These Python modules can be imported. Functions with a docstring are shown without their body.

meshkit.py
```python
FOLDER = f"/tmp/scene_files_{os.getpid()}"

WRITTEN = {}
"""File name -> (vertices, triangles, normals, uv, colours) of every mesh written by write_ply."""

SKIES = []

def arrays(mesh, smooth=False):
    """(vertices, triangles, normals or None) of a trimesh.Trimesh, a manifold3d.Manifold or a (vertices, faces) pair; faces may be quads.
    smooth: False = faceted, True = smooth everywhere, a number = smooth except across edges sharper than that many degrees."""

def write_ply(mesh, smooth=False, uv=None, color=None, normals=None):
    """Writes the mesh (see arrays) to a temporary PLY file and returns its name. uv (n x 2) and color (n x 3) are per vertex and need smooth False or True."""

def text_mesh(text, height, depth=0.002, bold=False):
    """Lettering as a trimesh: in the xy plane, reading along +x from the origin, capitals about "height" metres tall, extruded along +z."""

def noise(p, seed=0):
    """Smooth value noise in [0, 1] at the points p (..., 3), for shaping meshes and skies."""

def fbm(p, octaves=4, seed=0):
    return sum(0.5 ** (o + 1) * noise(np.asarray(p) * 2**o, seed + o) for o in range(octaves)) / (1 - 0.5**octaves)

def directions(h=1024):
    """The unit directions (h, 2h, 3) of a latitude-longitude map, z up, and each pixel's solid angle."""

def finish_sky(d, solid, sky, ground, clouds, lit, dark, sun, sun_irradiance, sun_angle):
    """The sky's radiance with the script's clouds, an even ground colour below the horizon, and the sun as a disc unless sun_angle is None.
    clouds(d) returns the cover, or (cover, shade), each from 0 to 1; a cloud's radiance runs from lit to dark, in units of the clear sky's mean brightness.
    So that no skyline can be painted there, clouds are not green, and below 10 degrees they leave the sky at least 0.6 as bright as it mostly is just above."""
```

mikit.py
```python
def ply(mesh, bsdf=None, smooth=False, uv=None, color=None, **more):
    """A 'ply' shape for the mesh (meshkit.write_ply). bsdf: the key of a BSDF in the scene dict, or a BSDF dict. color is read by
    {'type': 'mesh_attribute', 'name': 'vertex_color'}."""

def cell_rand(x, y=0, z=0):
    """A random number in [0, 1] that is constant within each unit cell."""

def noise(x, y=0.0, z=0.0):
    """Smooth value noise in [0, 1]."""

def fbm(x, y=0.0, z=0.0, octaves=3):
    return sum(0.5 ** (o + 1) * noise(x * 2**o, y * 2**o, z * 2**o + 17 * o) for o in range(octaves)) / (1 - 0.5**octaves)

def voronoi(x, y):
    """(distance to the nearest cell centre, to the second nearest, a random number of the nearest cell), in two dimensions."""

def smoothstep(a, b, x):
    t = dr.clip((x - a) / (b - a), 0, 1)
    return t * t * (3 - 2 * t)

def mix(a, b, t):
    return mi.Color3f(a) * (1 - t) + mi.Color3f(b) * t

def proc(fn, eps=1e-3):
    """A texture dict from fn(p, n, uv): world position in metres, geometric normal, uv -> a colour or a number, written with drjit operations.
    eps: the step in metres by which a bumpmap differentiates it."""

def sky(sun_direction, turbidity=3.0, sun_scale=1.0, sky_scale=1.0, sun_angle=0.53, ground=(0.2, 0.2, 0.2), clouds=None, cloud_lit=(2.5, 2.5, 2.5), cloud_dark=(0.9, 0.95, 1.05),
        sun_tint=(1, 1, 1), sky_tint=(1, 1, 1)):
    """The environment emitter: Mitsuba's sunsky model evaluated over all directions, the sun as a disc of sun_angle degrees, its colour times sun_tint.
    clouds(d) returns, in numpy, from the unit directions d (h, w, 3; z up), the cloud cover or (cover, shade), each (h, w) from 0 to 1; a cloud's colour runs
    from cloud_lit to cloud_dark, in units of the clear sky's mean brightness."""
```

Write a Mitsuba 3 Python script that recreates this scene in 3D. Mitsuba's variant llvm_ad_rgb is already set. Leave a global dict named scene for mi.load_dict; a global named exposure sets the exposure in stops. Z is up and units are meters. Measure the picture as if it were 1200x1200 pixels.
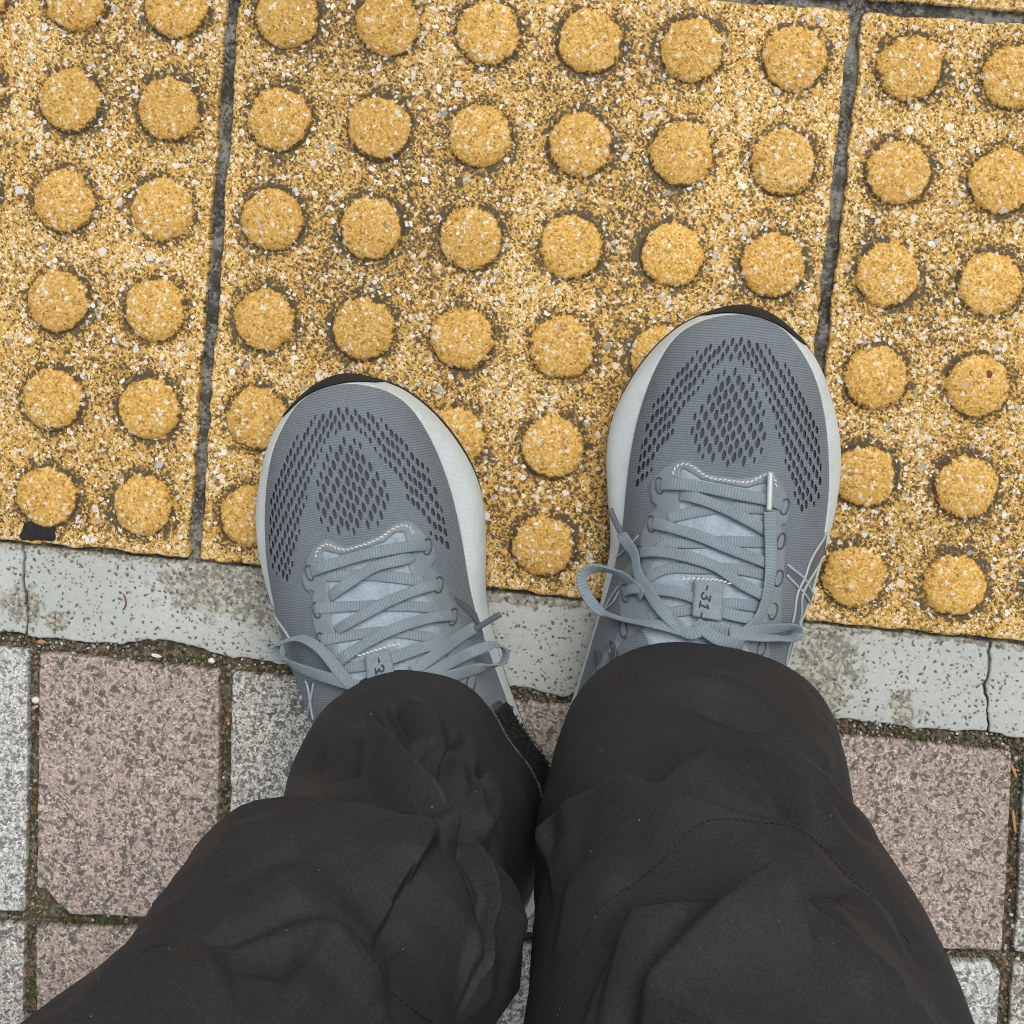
import math, random
import numpy as np, trimesh, shapely, shapely.geometry as sg, drjit as dr, mitsuba as mi, mikit, meshkit
from scipy.spatial import Delaunay, cKDTree
from scipy.interpolate import LinearNDInterpolator, PchipInterpolator, CubicSpline
from mikit import proc, noise, fbm, voronoi, cell_rand, smoothstep, mix

T = mi.ScalarTransform4f
scene, labels = {'type': 'scene'}, {}

# ---------------------------------------------------------------- camera, sky, exposure
CAM = np.array([0.0603027, 0.0286555, 1.0713530])
FWD = np.array([-0.0626059, -0.1326676, -0.9891814])
UPV = np.array([-0.0971762, 0.9872266, -0.1262551])
scene['camera'] = {'type': 'perspective', 'fov': 26.828, 'fov_axis': 'x', 'near_clip': 0.05, 'far_clip': 400.0,
                   'to_world': T().look_at(origin=CAM.tolist(), target=(CAM + FWD).tolist(), up=UPV.tolist())}
def overcast(d):                       # closed cloud deck, three times as bright overhead as at the horizon
    z = np.clip(d[..., 2], 0, 1)
    return np.ones_like(z), 1 - z
scene['sky'] = mikit.sky([0.20, 0.45, 0.87], turbidity=3, sun_scale=0.36, sun_angle=36, clouds=overcast,
                         cloud_lit=(1.16, 1.21, 1.31), cloud_dark=(.42, .43, .45), sun_tint=(.87, 1.0, 1.17))
exposure = 2.58

# ---------------------------------------------------------------- helpers
def numbered(name):
    if not any(k == name or k.startswith(name + '__') for k in list(scene) + list(labels)):
        return name
    i = 1
    while any(k == f'{name}_{i:03d}' or k.startswith(f'{name}_{i:03d}__') for k in list(scene) + list(labels)):
        i += 1
    return f'{name}_{i:03d}'

COUNT = {}
def obj(name, mesh, bsdf, parent=None, smooth=False, **kw):
    base = (parent + '__' if parent else '') + name
    n = COUNT.get(base, 0)
    COUNT[base] = n + 1
    key = base if n == 0 else f'{base}_{n:03d}'
    scene[key] = mikit.ply(mesh, bsdf, smooth=smooth, **kw)
    return key

def tag(key, label=None, cat=None, group=None, kind=None):
    d = labels.setdefault(key, {})
    for k, v in (('label', label), ('category', cat), ('group', group), ('kind', kind)):
        if v: d[k] = v
    return key

def mesh_of(v, f):
    return trimesh.Trimesh(np.asarray(v, float), np.asarray(f, int), process=False)

def join(ms):
    return trimesh.util.concatenate(ms)

def grid_faces(nu, nv, wrap=False):
    """quads of a (nu, nv) vertex grid, rows along u; wrap closes v"""
    i, j = np.meshgrid(np.arange(nu - 1), np.arange(nv if wrap else nv - 1), indexing='ij')
    j2 = (j + 1) % nv
    a, b, c, d = i * nv + j, i * nv + j2, (i + 1) * nv + j2, (i + 1) * nv + j
    q = np.stack([a, b, c, d], -1).reshape(-1, 4)
    return np.vstack([q[:, [0, 1, 2]], q[:, [0, 2, 3]]])

def fan(loop, center):
    n = len(loop)
    return [(loop[i], loop[(i + 1) % n], center) for i in range(n)]

def nfbm(p, f, octaves=3):
    p = np.asarray(p, float) * f
    return meshkit.fbm(p, octaves) if 'octaves' in meshkit.fbm.__code__.co_varnames else meshkit.fbm(p)

def resample(P, step, closed=True):
    P = np.asarray(P, float)
    if closed: P = np.vstack([P, P[:1]])
    s = np.r_[0, np.cumsum(np.linalg.norm(np.diff(P, axis=0), axis=1))]
    n = max(int(round(s[-1] / step)), 6)
    t = np.linspace(0, s[-1], n + (0 if closed else 1), endpoint=not closed)
    return np.stack([np.interp(t, s, P[:, k]) for k in range(P.shape[1])], 1)

def slab(poly, ztop, depth, bevel, jag, seed, step=0.0022, round_=0.003):
    """a flat stone with a worn, slightly ragged arris; poly: shapely polygon in metres"""
    rng = np.random.default_rng(seed)
    poly = poly.buffer(-round_).buffer(round_, quad_segs=6)
    P = resample(np.array(shapely.geometry.polygon.orient(poly).exterior.coords)[:-1], step)
    n = len(P)
    tang = np.roll(P, -1, 0) - np.roll(P, 1, 0)
    nor = np.c_[tang[:, 1], -tang[:, 0]] / np.linalg.norm(tang, axis=1, keepdims=True)
    a = rng.normal(size=n)
    def sm(a, k):
        ker = np.hanning(k + 2)[1:-1]; ker /= ker.sum()
        return np.convolve(np.r_[a[-k:], a, a[:k]], ker, 'same')[k:-k]
    w = sm(a, 5) * 1.2 + sm(rng.normal(size=n), 17) * 2.2
    P = P + nor * (w * jag)[:, None]
    rings = []
    for off, z in ((0.0, ztop - depth), (0.0, ztop - bevel), (bevel * .35, ztop - bevel * .35), (bevel, ztop - bevel * .05), (bevel * 2.2, ztop)):
        j = sm(rng.normal(size=n), 3) * jag * .5
        rings.append(np.c_[P - nor * (off + (j if off else 0 * j))[:, None], np.full(n, z)])
    V = np.vstack(rings)
    F = [grid_faces(len(rings), n, True)]
    top = sg.Polygon(rings[-1][:, :2])
    import manifold3d
    tri = manifold3d.triangulate([rings[-1][:, :2].astype(np.float64)])
    F.append(np.asarray(tri) + (len(rings) - 1) * n)
    return mesh_of(V, np.vstack(F))

# ---------------------------------------------------------------- ground materials (colours of the things themselves)
MM = 1000.0
PITCH, DOT, GAP = 0.3059, 0.05, 0.0059
X0, Y0 = -0.14, 0.12            # first dome of the middle tile

def dot_distance(x, y):
    """distance in mm to the nearest dome centre of the tactile tiles"""
    tx = dr.floor((x - (X0 - .025 - GAP * .5)) / PITCH)
    lx = x - X0 - tx * PITCH
    ix = dr.clip(dr.floor(lx / DOT + .5), 0, 5)
    ty = dr.floor((y - (Y0 - .275 - .003)) / .306)
    ly = y - (Y0 - .25) - ty * .306
    iy = dr.clip(dr.floor(ly / DOT + .5), 0, 5)
    dx, dy = lx - ix * DOT, ly - iy * DOT
    ex = dr.minimum(lx + .025, .275 - lx); ey = dr.minimum(ly + .025, .275 - ly)
    return dr.sqrt(dx * dx + dy * dy) * MM, dr.minimum(ex, ey) * MM

def grains(x, y, size, wob=.5):
    wx = noise(x / size * 1.7, y / size * 1.7, 3) - .5
    wy = noise(x / size * 1.7, y / size * 1.7, 9) - .5
    return voronoi(x / size + wx * wob, y / size + wy * wob)

def yellow_colour(p, n, uv):
    x, y = p.x * MM, p.y * MM
    r, edge = dot_distance(p.x, p.y)
    rw = r + (fbm(x / 5, y / 5, 40, 3) - .5) * 3.4
    dome = smoothstep(16.2, 14.2, rw)
    d1, d2, k = grains(x, y, .98, .8)
    e1, e2, m = grains(x + 41, y - 17, 2.1, .8)
    k = k * .72 + m * .28
    big = fbm(x / 38, y / 38, 5, 3)
    ring = smoothstep(23.5, 15.5, r) * (1 - dome)
    ringn = ring * smoothstep(.26, .62, fbm(x / 8, y / 8, 2, 3) * .85 + ring * .22)
    grime = dr.clip((big - .50) * 2.6 + .40, 0, 1) * (1 - dome) * smoothstep(2, 14, edge)
    k2 = k - grime * .215 - ringn * .40
    k2 = k2 * (1 - dome * .36) + dome * .20
    soil = mi.Color3f(.085, .066, .040)
    ochre_d = mi.Color3f(.30, .175, .045)
    ochre = mi.Color3f(.60, .348, .080)
    ochre_l = mi.Color3f(.735, .50, .18)
    cream = mi.Color3f(.79, .68, .47)
    c = mix(soil, ochre_d, smoothstep(.10, .24, k2))
    c = mix(c, ochre, smoothstep(.24, .40, k2))
    c = mix(c, ochre_l, smoothstep(.52, .64, k2))
    c = mix(c, cream, smoothstep(.71, .81, k2) * (1 - dome * .6))
    seam = smoothstep(.16, .02, d2 - d1) * (.55 - .2 * dome)
    c = mix(c, mi.Color3f(.10, .075, .04), seam)
    wear = fbm(x / 95, y / 95, 61, 3)
    c = c * (.86 + .28 * wear) * (1 - dome * .10 * (cell_rand(dr.floor((x + 165) / 50.98), dr.floor((y + 155) / 51)) - .3))
    c = c * mix((1, .985, .96), (1, .955, .87), dome)
    chip = smoothstep(.90, .92, m) * smoothstep(.5, .35, e1) * .8
    return mix(c, mi.Color3f(.70, .67, .60), chip)

def yellow_height(p, n, uv):
    x, y = p.x * MM, p.y * MM
    d1, d2, k = grains(x, y, .98, .8)
    e1, e2, m = grains(x + 41, y - 17, 2.1, .8)
    return (dr.minimum(d2 - d1, .5) * .8 + k * .35 + m * .3) * .00045

def soil_colour(p, n, uv):
    x, y = p.x * MM, p.y * MM
    d1, d2, k = grains(x, y, 1.6)
    big = fbm(x / 22, y / 22, 4, 3)
    c = mix((.055, .047, .034), (.165, .14, .105), smoothstep(.25, .95, k))
    c = mix(c, (.085, .095, .035), smoothstep(.56, .70, fbm(x / 14, y / 14, 31, 3)) * .35)
    c = mix(c, (.20, .10, .055), smoothstep(.64, .72, fbm(x / 9, y / 9, 71, 2)) * smoothstep(.45, .7, k))
    return mix(c, (.24, .21, .16), smoothstep(.90, .95, k))

def mortar_colour(p, n, uv):
    x, y = p.x * MM, p.y * MM
    d1, d2, k = grains(x, y, 1.3)
    big = fbm(x / 16, y / 16, 8, 3)
    k = k * .5 + noise(x / .8, y / .8, 3) * .5
    c = mix((.040, .038, .033), (.235, .235, .21), smoothstep(.30, .68, big * .55 + k * .45))
    return mix(c, (.05, .047, .04), smoothstep(.50, .72, fbm(x / 6, y / 6, 90, 4)) * .8)

def pits(x, y):
    f1, f2, h = grains(x, y, 3.3, .55)
    e1, e2, m = grains(x + 50, y + 9, 2.0, .55)
    a = smoothstep(.30 * h, .16 * h, f1) * smoothstep(.52, .7, h)
    b = smoothstep(.34 * m, .2 * m, e1) * smoothstep(.74, .84, m) * .7
    return dr.maximum(a, b)

def concrete_colour(p, n, uv):
    x, y = p.x * MM, p.y * MM
    big = fbm(x / 45, y / 45, 3, 3)
    c = mix((.365, .388, .372), (.475, .495, .48), big)
    c = c * (.93 + .14 * noise(x / .8, y / .8, 6))
    # exposed dirty aggregate where the skin has worn off
    def blot(cx, cy, rx, ry):
        return 1 - dr.sqrt(dr.square((x - cx) / rx) + dr.square((y - cy) / ry))
    b = dr.maximum(blot(-140, -170, 58, 19), dr.maximum(blot(156, -182, 20, 40), dr.maximum(blot(-256, -188, 13, 12), blot(-238, -196, 7, 7))))
    b = dr.maximum(b, dr.maximum(blot(198, -197, 9, 14), blot(-5, -160, 60, 3)))
    b = dr.maximum(b, smoothstep(6, 0, y * -1 - 156.5) * 1.2 - .45)
    rag = b + (fbm(x / 4, y / 4, 12, 4) - .5) * 1.2
    d1, d2, k = grains(x, y, 1.7, .8)
    ag = mix((.15, .14, .11), (.44, .415, .35), smoothstep(.25, .9, k * .6 + noise(x / .9, y / .9, 77) * .4))
    c = mix(c, ag, smoothstep(.0, .38, rag) * .85)
    pit = pits(x, y)
    return mix(c, (.085, .085, .075), pit * .85)

def concrete_height(p, n, uv):
    x, y = p.x * MM, p.y * MM
    pit = pits(x, y)
    return (noise(x / .7, y / .7, 2) * .12 - pit * .55) * .001

def granite(lo, mid, hi, dark, pale, amount):
    def f(p, n, uv):
        x, y = p.x * MM, p.y * MM
        d1, d2, k = grains(x, y, .92, 1.0)
        e1, e2, m = grains(x + 90, y + 33, 2.3, 1.1)
        h1, h2, q = grains(x - 30, y + 71, 3.6, 1.1)
        big = fbm(x / 30, y / 30, 2, 3)
        s = k * .62 + noise(x / .8, y / .8, 4) * .18 + m * .20
        c = mix(lo, mid, smoothstep(.16, .40, s))
        c = mix(c, hi, smoothstep(.50, .74, s))
        c = mix(c, pale, smoothstep(.74, .84, s) * .8)
        t = .70 - amount - (big - .5) * .3
        c = mix(c, dark, smoothstep(t, t + .08, m) * smoothstep(.62, .35, e1) * (.62 + .35 * k))
        c = mix(c, dark, smoothstep(t + .06, t + .14, q) * smoothstep(.45, .25, h1) * (.65 + .3 * k))
        return c * (.90 + .2 * big)
    return f

def granite_height(p, n, uv):
    x, y = p.x * MM, p.y * MM
    d1, d2, k = grains(x, y, 1.3, 1.1)
    return (dr.minimum(d2 - d1, .5) * .6 + k * .4) * .0004

def rough(col, height=None, roughness=.8, spec=.25, eps=2.5e-4):
    b = {'type': 'principled', 'base_color': proc(col) if callable(col) else {'type': 'rgb', 'value': col}, 'roughness': roughness, 'specular': spec}
    if height: b = {'type': 'bumpmap', 'tex': proc(height, eps=eps), 'scale': 1.0, 'bsdf': b}
    return {'type': 'twosided', 'bsdf': b}

scene['mat_yellow'] = rough(yellow_colour, yellow_height, .62, .35)
scene['mat_soil'] = rough(soil_colour, lambda p, n, uv: fbm(p.x * 700, p.y * 700, 1, 2) * .0008, .85, .2)
scene['mat_mortar'] = rough(mortar_colour, lambda p, n, uv: fbm(p.x * 800, p.y * 800, 1, 2) * .0006, .85, .2)
scene['mat_concrete'] = rough(concrete_colour, concrete_height, .75, .25)
scene['mat_pink'] = rough(granite((.17, .14, .125), (.335, .262, .225), (.50, .405, .355), (.070, .070, .068), (.64, .56, .50), .06), granite_height, .7, .3)
scene['mat_grey'] = rough(granite((.13, .125, .11), (.385, .372, .34), (.575, .56, .522), (.080, .082, .078), (.75, .74, .70), .03), granite_height, .7, .3)
scene['mat_brown'] = rough(granite((.10, .09, .075), (.34, .29, .25), (.52, .45, .40), (.085, .082, .078), (.60, .54, .48), .0), granite_height, .7, .3)
scene['mat_pale'] = rough(granite((.165, .165, .155), (.43, .43, .412), (.60, .60, .578), (.12, .125, .125), (.75, .75, .73), .0), granite_height, .7, .3)
scene['mat_chip'] = {'type': 'twosided', 'bsdf': {'type': 'principled', 'base_color': {'type': 'mesh_attribute', 'name': 'vertex_color'}, 'roughness': .55, 'specular': .35}}

# ---------------------------------------------------------------- ground sheet, bedding
g = 200.0
def far_ground(p, n, uv):
    return mix((.20, .195, .185), (.27, .265, .25), fbm(p.x * 3, p.y * 3, 2, 3)) * (.9 + .2 * noise(p.x * 300, p.y * 300, 1))
scene['mat_ground'] = rough(far_ground, None, .9, .2)
obj('ground', mesh_of([(-g, -g, -.03), (g, -g, -.03), (g, g, -.03), (-g, g, -.03)], [(0, 1, 2), (0, 2, 3)]), 'mat_ground')
tag('ground', 'dull grey ground lying under and around the paving', kind='structure')

def bed(x0, x1, y0, y1, step, z, amp, seed):
    nx, ny = int((x1 - x0) / step) + 1, int((y1 - y0) / step) + 1
    X, Y = np.meshgrid(np.linspace(x0, x1, nx), np.linspace(y0, y1, ny), indexing='ij')
    P = np.c_[X.ravel(), Y.ravel(), np.full(X.size, seed * .37)]
    h = (meshkit.fbm(P * [130, 130, 1]) - .5) * amp * 2 + (meshkit.noise(P * [480, 480, 1]) - .5) * amp * .8
    return mesh_of(np.c_[X.ravel(), Y.ravel(), z + h], grid_faces(nx, ny)[:, [0, 2, 1]] if False else grid_faces(nx, ny))

obj('joint_soil', join([bed(-.31, .31, -.47, -.196, .0012, -.0055, .0028, 1),
                        bed(-.9, .9, -1.1, -.47, .01, -.007, .002, 2), bed(-.9, -.31, -.47, -.196, .01, -.007, .002, 3), bed(.31, .9, -.47, -.196, .01, -.007, .002, 4)]), 'mat_soil', smooth=True)
tag('joint_soil', 'dark mossy soil filling the joints between the granite pavers', kind='structure')
obj('joint_mortar', join([bed(-.33, .33, -.196, .19, .0015, -.0052, .0020, 5), bed(-.9, -.33, -.196, .19, .01, -.006, .001, 6), bed(.33, .9, -.196, .19, .01, -.006, .001, 7),
                          bed(-.9, .9, .19, .8, .01, -.006, .001, 8)]), 'mat_mortar', smooth=True)
tag('joint_mortar', 'grey crumbling mortar in the joints between the yellow tiles', kind='structure')

# ---------------------------------------------------------------- tactile paving: tile > dome, stone_chips
rng = np.random.default_rng(11)
tag('tactile_paving', 'yellow tactile paving tiles with raised round domes', kind='structure')

def dome_mesh(cx, cy, seed):
    r_ = np.random.default_rng(seed)
    prof = [(.0169, -.0005), (.0162, .0008), (.0154, .0018), (.0144, .0027), (.0131, .0035), (.0108, .0042), (.0076, .0047), (.0038, .0050)]
    n = 40
    th = np.linspace(0, 2 * np.pi, n, endpoint=False)
    k = r_.uniform(.97, 1.03)
    lob = 1 + .018 * np.cos(2 * th + r_.uniform(0, 6)) + .014 * np.cos(3 * th + r_.uniform(0, 6)) + .012 * np.cos(5 * th + r_.uniform(0, 6)) + r_.normal(0, .010, n)
    V = []
    for i, (r, z) in enumerate(prof):
        f = 1 if i > 4 else .6 + .4 * (i / 4)
        rr = r * k * (1 + (lob - 1) * (1 if i < 6 else .4))
        V += list(np.c_[cx + rr * np.cos(th), cy + rr * np.sin(th), z * np.ones(n) + (r_.normal(0, .00012, n) if i else 0)])
    V.append((cx, cy, .005))
    F = list(grid_faces(len(prof), n, True)) + [tuple(int(v) for v in t) for t in fan(list(range((len(prof) - 1) * n, len(prof) * n)), len(V) - 1)]
    return mesh_of(V, F)

def chips(x0, x1, y0, y1, count, seed, dots):
    """angular stone chips set flush in the tile face; a few lie in the domes"""
    r_ = np.random.default_rng(seed)
    Vs, Fs, Cs, o = [], [], [], 0
    tree = cKDTree(dots)
    while count > 0:
        x, y = r_.uniform(x0, x1), r_.uniform(y0, y1)
        d, _ = tree.query((x, y))
        ond = d < .0125
        if not ond and d < .0172: continue
        if ond and r_.random() > .28: continue
        count -= 1
        n = r_.integers(4, 7)
        size = r_.choice([.0009, .0013, .0018, .0024], p=[.45, .33, .17, .05]) * r_.uniform(.75, 1.2) * (.85 if ond else 1)
        a = np.sort(r_.uniform(0, 2 * np.pi, n)) if r_.random() < .3 else np.arange(n) * 2 * np.pi / n + r_.uniform(-.35, .35, n)
        ax = r_.uniform(.5, .95); ro = r_.uniform(0, np.pi)
        px, py = np.cos(a) * size, np.sin(a) * size * ax
        P = np.c_[x + px * np.cos(ro) - py * np.sin(ro), y + px * np.sin(ro) + py * np.cos(ro)]
        zb = .0046 if ond else -.0004
        if ond: zb = np.interp(d, [0, .0038, .0076, .0108, .0131], [.0050, .0050, .0047, .0042, .0035]) - .0005
        zt = zb + .0007 + r_.uniform(0, .00025)
        tilt = r_.normal(0, .05, 2)
        top = np.c_[P * .88 + np.array([x, y]) * .12, np.full(n, zt)]
        top[:, 2] += (top[:, :2] - [x, y]) @ tilt
        V = np.vstack([np.c_[P, np.full(n, zb)], top])
        F = list(grid_faces(2, n, True)) + [(n, n + i, n + i + 1) for i in range(1, n - 1)]
        c = r_.random()
        col = np.array((.69, .67, .62)) * r_.uniform(.8, 1.08) if c < .55 else np.array((.70, .58, .42)) * r_.uniform(.8, 1.1) if c < .75 else np.array((.36, .36, .37)) * r_.uniform(.7, 1.25)
        Vs.append(V); Fs.append(np.array(F) + o); Cs.append(np.tile(np.clip(col, 0, .85), (2 * n, 1))); o += 2 * n
    return mesh_of(np.vstack(Vs), np.vstack(Fs)), np.vstack(Cs)

seed = 0
for ty in (0, 1):
    for tx in (0, -1, 1, -2, 2):
        x0, y0 = X0 + tx * PITCH, Y0 - .25 + ty * .306
        near = abs(tx) < 2 and ty == 0
        seen = near or (ty == 1 and tx in (0, 1))
        dots = np.array([(x0 + i * DOT, y0 + j * DOT) for i in range(6) for j in range(6)])
        seed += 1
        m = slab(sg.box(x0 - .0249, y0 - .0250, x0 + .2749, y0 + .2750), 0.0, .012, .0014, .0005, 100 + seed, step=.0018, round_=.0022)
        if not seen:
            m = join([m] + [dome_mesh(cx, cy, seed * 100 + q) for q, (cx, cy) in enumerate(dots)])
            obj('tile', m, 'mat_yellow', 'tactile_paving', smooth=40)
            continue
        t = obj('tile', m, 'mat_yellow', 'tactile_paving', smooth=40)
        for q, (cx, cy) in enumerate(dots):
            if near and -.31 < cx < .31 or cy < .2 and cx < .3 and cx > 0:
                obj('dome', dome_mesh(cx, cy, seed * 100 + q), 'mat_yellow', t, smooth=50)
        cm, cc = chips(max(x0 - .022, -.31), min(x0 + .272, .31), y0 - .022, min(y0 + .272, .19), int(1550 * (min(x0 + .272, .31) - max(x0 - .022, -.31)) * (min(y0 + .272, .19) - y0 + .022) / .0864), 500 + seed, dots)
        k = obj('stone_chips', cm, 'mat_chip', t, color=cc)
        tag(k, kind='stuff')

# ---------------------------------------------------------------- concrete edging: slabs parted by hairline cracks
tag('concrete_edging', 'pale grey pitted concrete edging strip between the yellow tiles and the pavers', kind='structure')
def crack(x, x2, seed):
    r_ = np.random.default_rng(seed)
    ys = np.linspace(-.1572, -.212, 26)
    w = np.cumsum(r_.normal(0, .0006, 26)); w -= np.linspace(w[0], w[-1], 26)
    return np.c_[np.linspace(x, x2, 26) + w, ys]
cl, cr = crack(-.2580, -.2520, 4), crack(.2372, .2420, 9)
ends = [np.array([(-.9, -.1572), (-.9, -.212)]), cl, cr, np.array([(.9, -.1572), (.9, -.212)])]
r_ = np.random.default_rng(77)
xe = np.arange(-.9, .9, .002)
ragged = -.2050 + .0008 * np.sin(xe * 31 + 1) + .0022 * (meshkit.fbm(np.c_[xe * 55, xe * 0, xe * 0 + 3]) - .5) * 2 + r_.normal(0, .00035, len(xe))
ragged += .0045 * np.exp(-((xe + .178) / .018) ** 2) - .0015 * np.exp(-((xe - .03) / .03) ** 2) + .003 * np.exp(-((xe + .265) / .02) ** 2)
for i in range(3):
    L, Rr = ends[i] + [.0006, 0], ends[i + 1] - [.0006, 0]
    lo = [(a, b) for a, b in zip(xe, ragged) if L[-1, 0] + .001 < a < Rr[-1, 0] - .001]
    P = np.vstack([L, lo, Rr[::-1]])
    Lp = sg.Polygon(P).buffer(0)
    Lp = Lp.intersection(sg.Polygon([(-1, -.1572)] + [(a, b) for a, b in zip(xe, ragged)] + [(1, -.1572)]).buffer(0))
    if Lp.geom_type != 'Polygon': Lp = max(Lp.geoms, key=lambda q: q.area)
    obj('slab', slab(Lp, -.0015, .02, .0009, .00018, 300 + i, step=.0015, round_=.0004), 'mat_concrete', 'concrete_edging', smooth=40)

# ---------------------------------------------------------------- granite pavers, laid a little askew to the edging
tag('stone_paving', 'pink and grey speckled granite pavers in straight courses', kind='structure')
def jx(j, y): return -.2479 + j * .1010 + (-.211 - y) * (.047 + .004 * j)
def jy(r, x): return -.2116 if r == 0 else -.3545 + (x + .24) * .073 - (r - 1) * .204
kinds = {(0, 0): 'pink', (0, -1): 'pale', (0, 1): 'grey', (0, 2): 'brown', (0, 3): 'grey', (0, 4): 'pink', (0, 5): 'grey',
         (1, 0): 'pink', (1, -1): 'grey', (1, 2): 'grey', (1, 4): 'pale', (1, 5): 'grey'}
rp = np.random.default_rng(5)
for r in range(4):
    for j in range(-6, 11):
        h = .0031
        q = []
        for jj, rr in ((j, r), (j, r + 1), (j + 1, r + 1), (j + 1, r)):
            x = jx(jj, -.211); 
            for _ in range(4): y = jy(rr, x); x = jx(jj, y)
            q.append((x + (h if jj == j else -h), y + (h if rr == r + 1 else (-.0002 if rr == 0 else -h))))
        pg = sg.Polygon(q)
        if (r, j) == (0, 0):                       # broken corner
            bx, by = q[1]
            pg = pg.difference(sg.Polygon([(bx - .01, by + .016), (bx + .004, by + .0135), (bx + .010, by + .007), (bx + .017, by + .002), (bx + .020, by - .01), (bx - .01, by - .01)]))
        if (r, j) == (1, 4):
            bx, by = q[3]
            pg = pg.difference(sg.Point(bx + .001, by + .001).buffer(.006))
        m = slab(pg, 0.0005 + rp.uniform(-.0006, .0006), .02, .0012, .0003, 700 + r * 40 + j, step=.0018 if r < 2 and -2 < j < 6 else .008, round_=.0018)
        obj('paver', m, 'mat_' + kinds.get((r, j), rp.choice(['pink', 'grey', 'pale', 'brown'])), 'stone_paving', smooth=40)

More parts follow.
